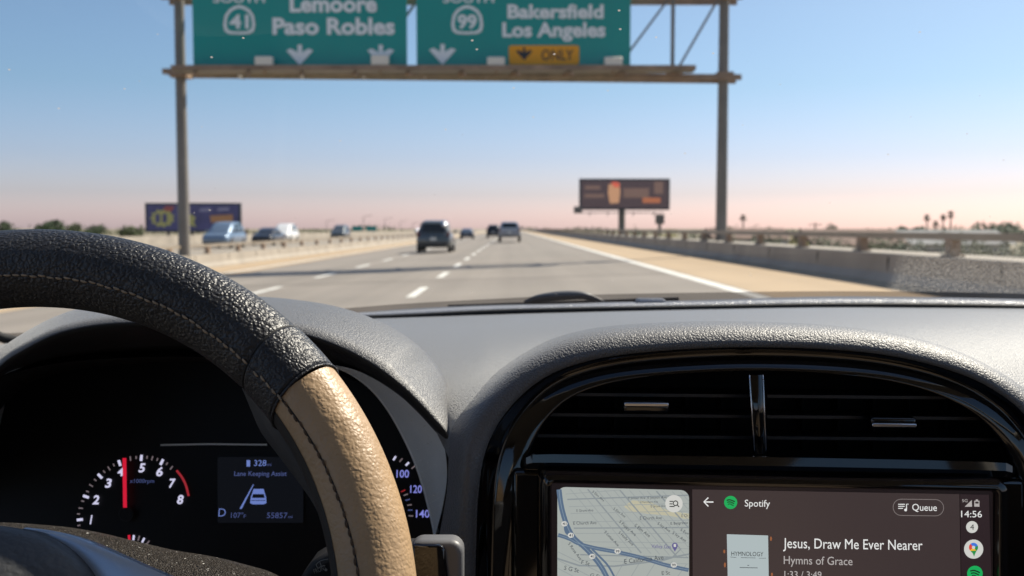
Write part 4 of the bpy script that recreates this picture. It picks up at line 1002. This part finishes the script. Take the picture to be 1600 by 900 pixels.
# driver display
GP.poly('driver_display', rrect(340, 714, 474, 817, 3), M['lcd'], clu, .0002)
GP.text('lettering', '328', 397, 416, 728, 9, M['lit_blue'], clu, .0004); GP.text('lettering', 'mi', 417.5, 424, 728, 4.5, M['lit_mid'], clu, .0004)
GP.poly('fuel_icon', [(385.5, 719), (391, 719), (391, 729), (385.5, 729)], M['lit_blue'], clu, .0004)
GP.text('lettering', 'Lane Keeping Assist', 366, 448, 743.5, 7, M['lit_mid'], clu, .0004, bold=.01)
GP.poly('lane_icon', [(374.5, 795), (378, 795), (397, 757), (395.5, 757)], M['lit_blue'], clu, .0004)
GP.poly('car_icon', [(396.5, 764), (412, 764), (416, 777), (416.5, 786), (412, 788), (395, 788), (391, 786), (392, 777)], M['lit_blue'], clu, .0004)
GP.poly('car_icon_window', [(395.5, 772), (412.5, 772), (414, 778), (394, 778)], M['lcd'], clu, .0005)
mb = MB(); GP.line(mb, [(393, 782), (415, 782)], 1.0, .0005); mb.build('car_icon_line', M['lcd'], clu)
GP.text('gear_letter', 'D', 341.5, 352.5, 807, 12.5, M['lit_blue'], clu, .0004, bold=-.01)
GP.text('lettering', '107°', 361, 380, 809, 8, M['lit_mid'], clu, .0004); GP.text('lettering', 'F', 381, 384.5, 809, 5, M['lit_mid'], clu, .0004)
GP.text('lettering', '55857', 417, 449, 809.5, 8.5, M['lit_mid'], clu, .0004); GP.text('lettering', 'mi', 450.5, 457, 809.5, 4.5, M['lit_mid'], clu, .0004)
# speedometer, mostly behind the wheel rim
M['lit_violet'] = glow('lit_violet', (128, 132, 214))
for s, x0, x1, y in (('80', 588, 606, 733), ('100', 619.5, 639, 746), ('120', 641, 659, 770), ('140', 650, 671, 808.5)):
    GP.text('dial_number', s, x0, x1, y, 11.5, M['lit_violet'], clu, .0003, bold=.01)
for x, y, m in ((616.5, 716, 'lit'), (626.5, 719, 'lit_dim'), (636.5, 725, 'lit'), (646, 730, 'lit_dim'), (630, 767, 'lit_redline'), (634, 773, 'lit_dim'), (637, 781, 'lit_mid'), (640, 789, 'lit_dim'), (641, 797, 'lit_mid'), (642, 806, 'lit_dim')):
    d = Vector((560 - x, 800 - y)).normalized(); mb = MB(); GP.line(mb, [(x - d.x * 3.6, y - d.y * 3.6), (x + d.x * 3.6, y + d.y * 3.6)], 3.0 if m == 'lit' else 1.8, .0003); mb.build('dial_tick', M[m], clu)

# ---------------------------------------------------------------- left end of the dash, cowl, glass, wiper
rows = [pcurve([(-160, 600, 1.02), (-60, 560, 1.05), (0, 541, 1.07), (50, 533, 1.08), (140, 524, 1.09), (260, 512, 1.10), (430, 500, 1.10)], 24),
        pcurve([(-160, 640, .92), (-60, 585, .95), (0, 560, .97), (50, 548, .98), (140, 540, .98), (260, 530, .97), (430, 520, .96)], 24),
        pcurve([(-160, 720, .85), (-60, 650, .85), (0, 615, .85), (50, 600, .85), (140, 580, .85), (260, 570, .85), (430, 560, .85)], 24)]
MB().loft(rows).build('dashboard_end', M['dash_soft'], car, smooth=True, solid=.003)
bp = pcurve([(-40, 562, .95), (0, 551.5, .955), (20, 547, .96), (48, 541.5, .965)], 30)
MB().tube(bp, [.0028 + .0009 * (i % 2) for i in range(30)], 8).build('speaker_trim', M['chrome'], car, smooth=True)
seal = pcurve([(-60, 470, 1.07), (-30, 508, 1.08), (-5, 524, 1.085), (15, 531, 1.09), (45, 535.5, 1.095), (90, 535, 1.10), (150, 528, 1.105)], 24)
MB().tube(seal, .0055, 8).build('glass_seal', M['rubber'], car, smooth=True)
# defroster strip, black gap and cowl
def strip(name, top, bot, m, d0, d1, n=40, **kw):
    a = pcurve([(x, y, d0) for x, y in top], n); b = pcurve([(x, y, d1) for x, y in bot], n)
    mid = [a[i].lerp(b[i], .5) + Vector((0, 0, .0012)) for i in range(n)]
    return MB().loft([a, mid, b]).build(name, m, car, smooth=True, solid=.001, **kw)
gap_t = [(430, 497), (560, 493.5), (640, 490.5), (760, 484.5), (900, 480.5), (1100, 477), (1280, 474), (1450, 474.5), (1640, 477.5), (1900, 484)]
gap_b = [(x, y + 7.5) for x, y in gap_t]
strip('dash_gap', gap_t, gap_b, M['rubber'], 1.108, 1.106)
st_t = [(430, 494), (560, 489), (640, 483), (760, 477.5), (900, 474.5), (1100, 469.5), (1280, 464), (1450, 465), (1640, 469), (1900, 477)]
strip('defroster_strip', st_t, gap_t, M['cowl'], 1.16, 1.112)
frit_t = [(-200, 500), (0, 520), (120, 515), (300, 503), (430, 492), (560, 480), (640, 474), (760, 467.5), (900, 461), (1100, 457), (1280, 455), (1450, 456), (1640, 460), (1900, 470)]

# windscreen: transparent glass with a little gloss and road dust
def glass_mat():
    m = bpy.data.materials.new('windscreen_glass'); m.use_nodes = True; t = m.node_tree; t.nodes.clear()
    out = t.nodes.new('ShaderNodeOutputMaterial'); tr = t.nodes.new('ShaderNodeBsdfTransparent'); tr.inputs[0].default_value = (.97, .985, .98, 1)
    gl = t.nodes.new('ShaderNodeBsdfGlossy'); gl.inputs['Roughness'].default_value = .02
    mix = t.nodes.new('ShaderNodeMixShader'); mix.inputs[0].default_value = .028
    t.links.new(tr.outputs[0], mix.inputs[1]); t.links.new(gl.outputs[0], mix.inputs[2])
    # dust: sparse specks everywhere, a film where the wiper does not reach
    tcn = t.nodes.new('ShaderNodeTexCoord')
    vo = t.nodes.new('ShaderNodeTexVoronoi'); vo.inputs['Scale'].default_value = 62; t.links.new(tcn.outputs['Object'], vo.inputs['Vector'])
    lt = t.nodes.new('ShaderNodeMapRange'); lt.inputs[1].default_value = .075; lt.inputs[2].default_value = .045; lt.inputs[3].default_value = 0; lt.inputs[4].default_value = .8
    t.links.new(vo.outputs['Distance'], lt.inputs[0])
    wn = t.nodes.new('ShaderNodeSeparateColor'); t.links.new(vo.outputs['Color'], wn.inputs[0])
    pick = t.nodes.new('ShaderNodeMath'); pick.operation = 'GREATER_THAN'; pick.inputs[1].default_value = .72; t.links.new(wn.outputs[0], pick.inputs[0])
    sp_ = t.nodes.new('ShaderNodeMath'); sp_.operation = 'MULTIPLY'; t.links.new(lt.outputs[0], sp_.inputs[0]); t.links.new(pick.outputs[0], sp_.inputs[1])
    wc = PX(880, 472, 1.14) - root_loc(car)
    sub = t.nodes.new('ShaderNodeVectorMath'); sub.operation = 'DISTANCE'; sub.inputs[1].default_value = wc; t.links.new(tcn.outputs['Object'], sub.inputs[0])
    arc = t.nodes.new('ShaderNodeMapRange'); arc.inputs[1].default_value = .378; arc.inputs[2].default_value = .392; t.links.new(sub.outputs['Value'], arc.inputs[0])
    sz = t.nodes.new('ShaderNodeSeparateXYZ'); t.links.new(tcn.outputs['Object'], sz.inputs[0])
    low = t.nodes.new('ShaderNodeMapRange'); low.interpolation_type = 'SMOOTHSTEP'; low.inputs[1].default_value = 1.25 + .002; low.inputs[2].default_value = 1.25 - .05; t.links.new(sz.outputs['Z'], low.inputs[0])
    xr_ = t.nodes.new('ShaderNodeMapRange'); xr_.inputs[1].default_value = .18; xr_.inputs[2].default_value = .22; t.links.new(sz.outputs['X'], xr_.inputs[0])
    fn = t.nodes.new('ShaderNodeTexNoise'); fn.inputs['Scale'].default_value = 420; fn.inputs['Detail'].default_value = 3; t.links.new(tcn.outputs['Object'], fn.inputs['Vector'])
    fr = t.nodes.new('ShaderNodeMapRange'); fr.inputs[1].default_value = .38; fr.inputs[2].default_value = .75; fr.inputs[3].default_value = .02; fr.inputs[4].default_value = .5; t.links.new(fn.outputs[0], fr.inputs[0])
    cur = fr.outputs[0]
    for nd in (arc, low, xr_):
        mu = t.nodes.new('ShaderNodeMath'); mu.operation = 'MULTIPLY'; t.links.new(cur, mu.inputs[0]); t.links.new(nd.outputs[0], mu.inputs[1]); cur = mu.outputs[0]
    ad = t.nodes.new('ShaderNodeMath'); ad.operation = 'MAXIMUM'; t.links.new(cur, ad.inputs[0]); t.links.new(sp_.outputs[0], ad.inputs[1])
    df = t.nodes.new('ShaderNodeBsdfDiffuse'); df.inputs[0].default_value = (.55, .52, .47, 1)
    tl = t.nodes.new('ShaderNodeBsdfTranslucent'); tl.inputs[0].default_value = (.55, .52, .47, 1)
    dm = t.nodes.new('ShaderNodeMixShader'); t.links.new(df.outputs[0], dm.inputs[1]); t.links.new(tl.outputs[0], dm.inputs[2])
    fin = t.nodes.new('ShaderNodeMixShader'); t.links.new(ad.outputs[0], fin.inputs[0]); t.links.new(mix.outputs[0], fin.inputs[1]); t.links.new(dm.outputs[0], fin.inputs[2])
    t.links.new(fin.outputs[0], out.inputs[0]); return m
M['glass'] = glass_mat()
def frit_mat():
    m = bpy.data.materials.new('windscreen_frit'); m.use_nodes = True; t = m.node_tree; b = t.nodes['Principled BSDF']
    b.inputs['Base Color'].default_value = (.05, .04, .035, 1); b.inputs['Roughness'].default_value = .5; b.inputs['Alpha'].default_value = .62; return m
M['frit'] = frit_mat(); M['wiper'] = mat('wiper_plastic', (.07, .075, .085), .45)
GB = pcurve([(x, y + 13, 1.15) for x, y in frit_t], 40); GM = pcurve([(x, y, 1.139) for x, y in frit_t], 40)
GT = [cw(CX + (-.64 + 1.28 * i / 39), .30 + .05 * math.sin(math.pi * i / 39), .33) for i in range(40)]
wr_ = [[GM[i].lerp(GT[i], t) + Vector((0, .03, .03)) * math.sin(math.pi * t) for i in range(40)] for t in [k / 8 for k in range(9)]]
MB().loft(wr_).build('windscreen', M['glass'], car, smooth=True)
MB().loft([GB, GM]).build('windscreen_frit', M['frit'], car, smooth=True)
# wiper parked beyond the glass
wp = pcurve([(820, 474, 1.19), (838, 467, 1.19), (862, 463.5, 1.19), (890, 461.5, 1.19), (912, 462, 1.19), (932, 468, 1.19), (944, 473, 1.19)], 22)
o = MB().tube(wp, [.0025 + .0036 * math.sin(math.pi * min(1, (i + 2) / 23)) for i in range(22)], 10).build('wiper_arm', M['wiper'], car, smooth=True)
MB().bar(PX(700, 484, 1.2), PX(1060, 472, 1.2), .008, .012).build('wiper_blade', M['rubber'], car)
MB().box(PX(1016, 470, 1.145), (.034, .02, .006)).build('washer_jet', M['cowl'], car, bevel=.0028, seg=3)

# ---------------------------------------------------------------- dust specks on the dash
b = MB(); rnd = random.Random(21)
def speck(p, s):
    u = Vector((rnd.gauss(0, 1), rnd.gauss(0, 1), rnd.gauss(0, 1))).normalized(); v = u.orthogonal().normalized(); w = u.cross(v)
    b.add([p + u * s, p - u * s, p + v * s, p - v * s, p + w * s, p - w * s], [(0, 2, 4), (2, 1, 4), (1, 3, 4), (3, 0, 4), (2, 0, 5), (1, 2, 5), (3, 1, 5), (0, 3, 5)])
for i in range(260):
    j = rnd.randrange(4, 34); t = rnd.uniform(.05, .95)
    speck(k1[j].lerp(k2[j], t) + (EYE - k1[j]).normalized() * (.0008 + .003 * math.sin(math.pi * t)), rnd.choice((.00016, .0002, .00028, .00045)))
o = b.build('dust', M['white_dust'], car); kind(o, 'stuff')

# ---------------------------------------------------------------- steering column shroud and wiper stalk
rows = []
base = [(-80, 818), (0, 819), (50, 821.5), (110, 827), (160, 836), (210, 848), (270, 862), (330, 872), (380, 884), (430, 900), (470, 930)]
for dy, d in ((6, .62), (0, .56), (4, .545), (18, .53), (48, .515), (95, .50), (170, .49)):
    rows.append(pcurve([(x, y + dy, d) for x, y in base], 46))
MB().loft(rows).build('column_shroud', M['dusty'], car, smooth=True, solid=.002)
st = bpy.data.objects.new('wiper_stalk', None); COL.objects.link(st); st.parent = car
def boxpx(x0, y0, x1, y1, d, th, sk=0):
    a = [PX(x0, y0, d), PX(x1, y0 + sk, d), PX(x1, y1 + sk, d), PX(x0, y1, d)]
    return MB().prism(a, (0, th, 0))
body = [PX(468, 905, .505), PX(486, 880, .505), PX(516, 862, .505), PX(560, 862, .505), PX(655, 858, .505), PX(655, 935, .505), PX(470, 935, .505)]
MB().prism(body, (0, .022, 0)).build('stalk_body', M['dark'], st, bevel=.004, seg=3)
MB().prism([PX(x, y, .498) for x, y in rrect(640, 846, 724, 935, 20)], (0, .014, 0)).build('stalk_cap', M['stalk_grey'], st, bevel=.003, seg=3)
MB().prism([PX(x, y, .4955) for x, y in [(644, 852), (688, 852), (695, 858), (704, 940), (644, 940)]], (0, .004, 0)).build('stalk_inset', M['piano'], st, bevel=.0012)
SPn = Plane(PX(490, 890, .5046), (1, 0, 0), (0, 0, 1))
M['print'] = mat('white_print', (.42, .42, .40), .6)
SPn.text('lettering', 'FRONT', 492, 511, 896, 7, M['print'], st, .0004, ybase1=889)
mb = MB(); SPn.line(mb, sm([(494, 882), (499, 877), (507, 874), (513, 873)], 8), 1.1, .0004); SPn.line(mb, sm([(497, 888), (501, 885), (507, 883)], 8), 1.1, .0004); SPn.line(mb, [(494, 882), (497, 888)], 1.1, .0004); SPn.line(mb, [(503, 886), (500, 878)], 1.0, .0004); mb.build('wiper_icon', M['print'], st)
SPn.poly('stalk_dot', disc(509.5, 890, 2.2, 12), M['print'], st, .0004)

# ================================================================ steering wheel
WC = EYE + Vector((-0.24196, 0.42489, -0.18722)); tau, yaw = 0.38394, 0.02312; WR, wr0 = 0.18, 0.0200
wx = Vector((math.cos(yaw), math.sin(yaw), 0)); wu = Vector((-math.sin(yaw) * math.sin(tau), math.cos(yaw) * math.sin(tau), math.cos(tau))); wn_ = wx.cross(wu)
wheel = thing('steering_wheel', 'steering wheel with black leather upper rim, beige leather lower rim and tan stitching', 'steering wheel', WC)
def rim(th, al, r=wr0):
    a, b = R(th), R(al); rad = wx * math.sin(a) + wu * math.cos(a)
    return WC + rad * WR + (rad * math.cos(b) + wn_ * math.sin(b)) * r
def rim_part(name, m, th0, th1, al0=0, al1=360, r=wr0, nt=90, na=48, skew=0.0, bead=0.0, pull=None):
    rows = []
    for i in range(nt + 1):
        t = i / nt; row = []
        for k in range(na + (0 if al1 - al0 >= 360 else 1)):
            al = al0 + (al1 - al0) * k / na
            s = skew * math.cos(R(al - 60))
            th = th0 + s + (th1 + s - (th0 + s)) * t
            rr = r
            if bead: rr = r - bead * (max(0, 1 - t * nt / 2.0) + max(0, 1 - (1 - t) * nt / 2.0))
            row.append(rim(th, al, rr))
        rows.append(row)
    return MB().loft(rows, close=(al1 - al0 >= 360)).build(name, m, wheel, smooth=True)
rim_part('rim_leather', M['leather'], -75, 43.2, nt=150, skew=-1.2, bead=.0012)
rim_part('rim_leather_cuff', M['leather_edge'], 43.4, 51.5, nt=30, r=wr0 + .0003, skew=-1.6, bead=.0016)
rim_part('rim_beige_leather', M['beige'], 50.5, 128, al0=-95, al1=152, r=wr0 - .0006, nt=120, na=44)
rim_part('rim_back', M['dark'], 44, 262, al0=140, al1=278, r=wr0 - .0004, nt=140, na=24)
rim_part('rim_lower', M['leather_edge'], 128, 285, r=wr0 - .0003, nt=120)
mb, mb2 = MB(), MB(); th = -45.0; rnd = random.Random(9)
while th < 100:
    al = 120 - max(0, th - 44) * .42 + rnd.uniform(-1.2, 1.2)
    if abs(th - 43.3) > .5:
        q = [rim(th + 1.15 * k / 4, al + (k - 2) * .25, wr0 + (.0002 if th < 51.5 else -.0005) + .0005 * math.sin(math.pi * k / 4)) for k in range(5)]
        (mb if th < 51.2 else mb2).tube(q, [.0003, .00055, .0006, .00055, .0003], 6)
    th += 1.42
kind(mb.build('stitching', M['thread_tan'], wheel, smooth=True), 'stuff'); kind(mb2.build('brown_stitching', M['thread_brown'], wheel, smooth=True), 'stuff')
mb = MB(); mb.tube([rim(-75 + i * 2, 120 - max(0, -75 + i * 2 - 44) * .42, wr0 - .0001 - (.0006 if i > 63 else 0)) for i in range(88)], .0005, 6); mb.build('seam', M['rubber'], wheel, smooth=True)
mb = MB(); mb.tube([rim(51.6 - 1.6 * math.cos(R(a - 60)), a, wr0 + .0001) for a in range(0, 361, 8)], .0007, 6); mb.build('cuff_seam', M['leather_edge'], wheel, smooth=True)
mb = MB(); mb.tube([rim(43.3 - 1.3 * math.cos(R(a - 60)), a, wr0 - .0007) for a in range(0, 361, 8)], .0007, 6); mb.build('rim_joint', M['rubber'], wheel, smooth=True)

# shroud of the right spoke behind the beige grip
sa = pcurve([(378, 606, .500), (392, 640, .500), (408, 676, .498), (432, 708, .496), (462, 748, .493), (492, 792, .49), (515, 850, .487), (525, 930, .485)], 24)
sb = pcurve([(440, 606, .490), (462, 650, .487), (486, 700, .484), (506, 748, .482), (524, 800, .48), (536, 850, .478), (544, 900, .476), (548, 950, .474)], 24)
MB().loft([[p + Vector((.004, .02, -.004)) for p in sa], sa, [sa[i].lerp(sb[i], .5) - wn_ * -.003 for i in range(24)], sb]).build('spoke_shroud', M['spoke_grey'], wheel, smooth=True)
# hub: airbag pad, trim blade, spokes
def wpl(off): return Plane(WC + wn_ * off, wx, wu)
HP = wpl(.022); HT = wpl(.012)
pad = [(-260, 900), (-210, 852), (-130, 826), (-60, 818), (0, 821), (45, 830), (88, 851), (122, 880), (146, 915), (156, 975), (140, 1050), (80, 1130), (-60, 1180), (-200, 1150), (-270, 1050)]
po = [HP.at(x, y) for x, y in pad]; po = spline(po + [po[0]], 61)[:-1]
cen = sum(po, Vector()) / len(po)
rows = [[p - wn_ * .03 for p in po]]
for t in (1.0, .97, .9, .75, .5, .25, .02):
    rows.append([cen.lerp(p, t) + wn_ * (.020 * (1 - t ** 3.2)) - wn_ * (.004 if t == 1.0 else 0) for p in po])
MB().loft(rows, close=True).build('airbag_pad', M['hub'], wheel, smooth=True)
ot = [(30, 822), (75, 828), (120, 840), (170, 860), (222, 882), (275, 905), (330, 945)]
it = [(20, 826), (50, 834), (90, 855), (124, 884), (147, 918), (158, 960), (160, 1010)]
def tilt(p): q = p - WC; return p + wn_ * (.15 * (q.dot(wx) - .05) - .14 * (q.dot(wu) - .03))
a = [tilt(HT.at(x, y, .0)) for x, y in ot]; c = [tilt(HT.at(x, y, .0)) for x, y in it]
a, c = spline(a, 30), spline(c, 30)
MB().loft([[p - wn_ * .012 for p in a], a, [a[i].lerp(c[i], .1) + wn_ * .0006 for i in range(30)], [a[i].lerp(c[i], .5) + wn_ * .0012 for i in range(30)], c]).build('spoke_trim', M['sky_tint_trim'], wheel, smooth=True, angle=50)
for s in (-1, 1):
    sp_ = MB(); rows = []
    for t in (0, .3, .6, 1.0):
        c_ = WC + wx * s * (.05 + .118 * t) - wu * (.035 - .02 * t) + wn_ * (.006 - .006 * t); h = .034 - .016 * t; d = .012
        rows.append([c_ + wu * h + wn_ * d * .3, c_ + wu * h * .6 + wn_ * d, c_ - wu * h * .6 + wn_ * d, c_ - wu * h + wn_ * d * .3, c_ - wu * h - wn_ * d, c_ + wu * h - wn_ * d])
    sp_.loft(rows, close=True); sp_.build('spoke', M['dark'], wheel, smooth=True, bevel=.003)
MB().tube([WC + wn_ * .0, WC - wn_ * .10], .035, 20).build('column_boss', M['dark'], wheel, smooth=True, angle=40)
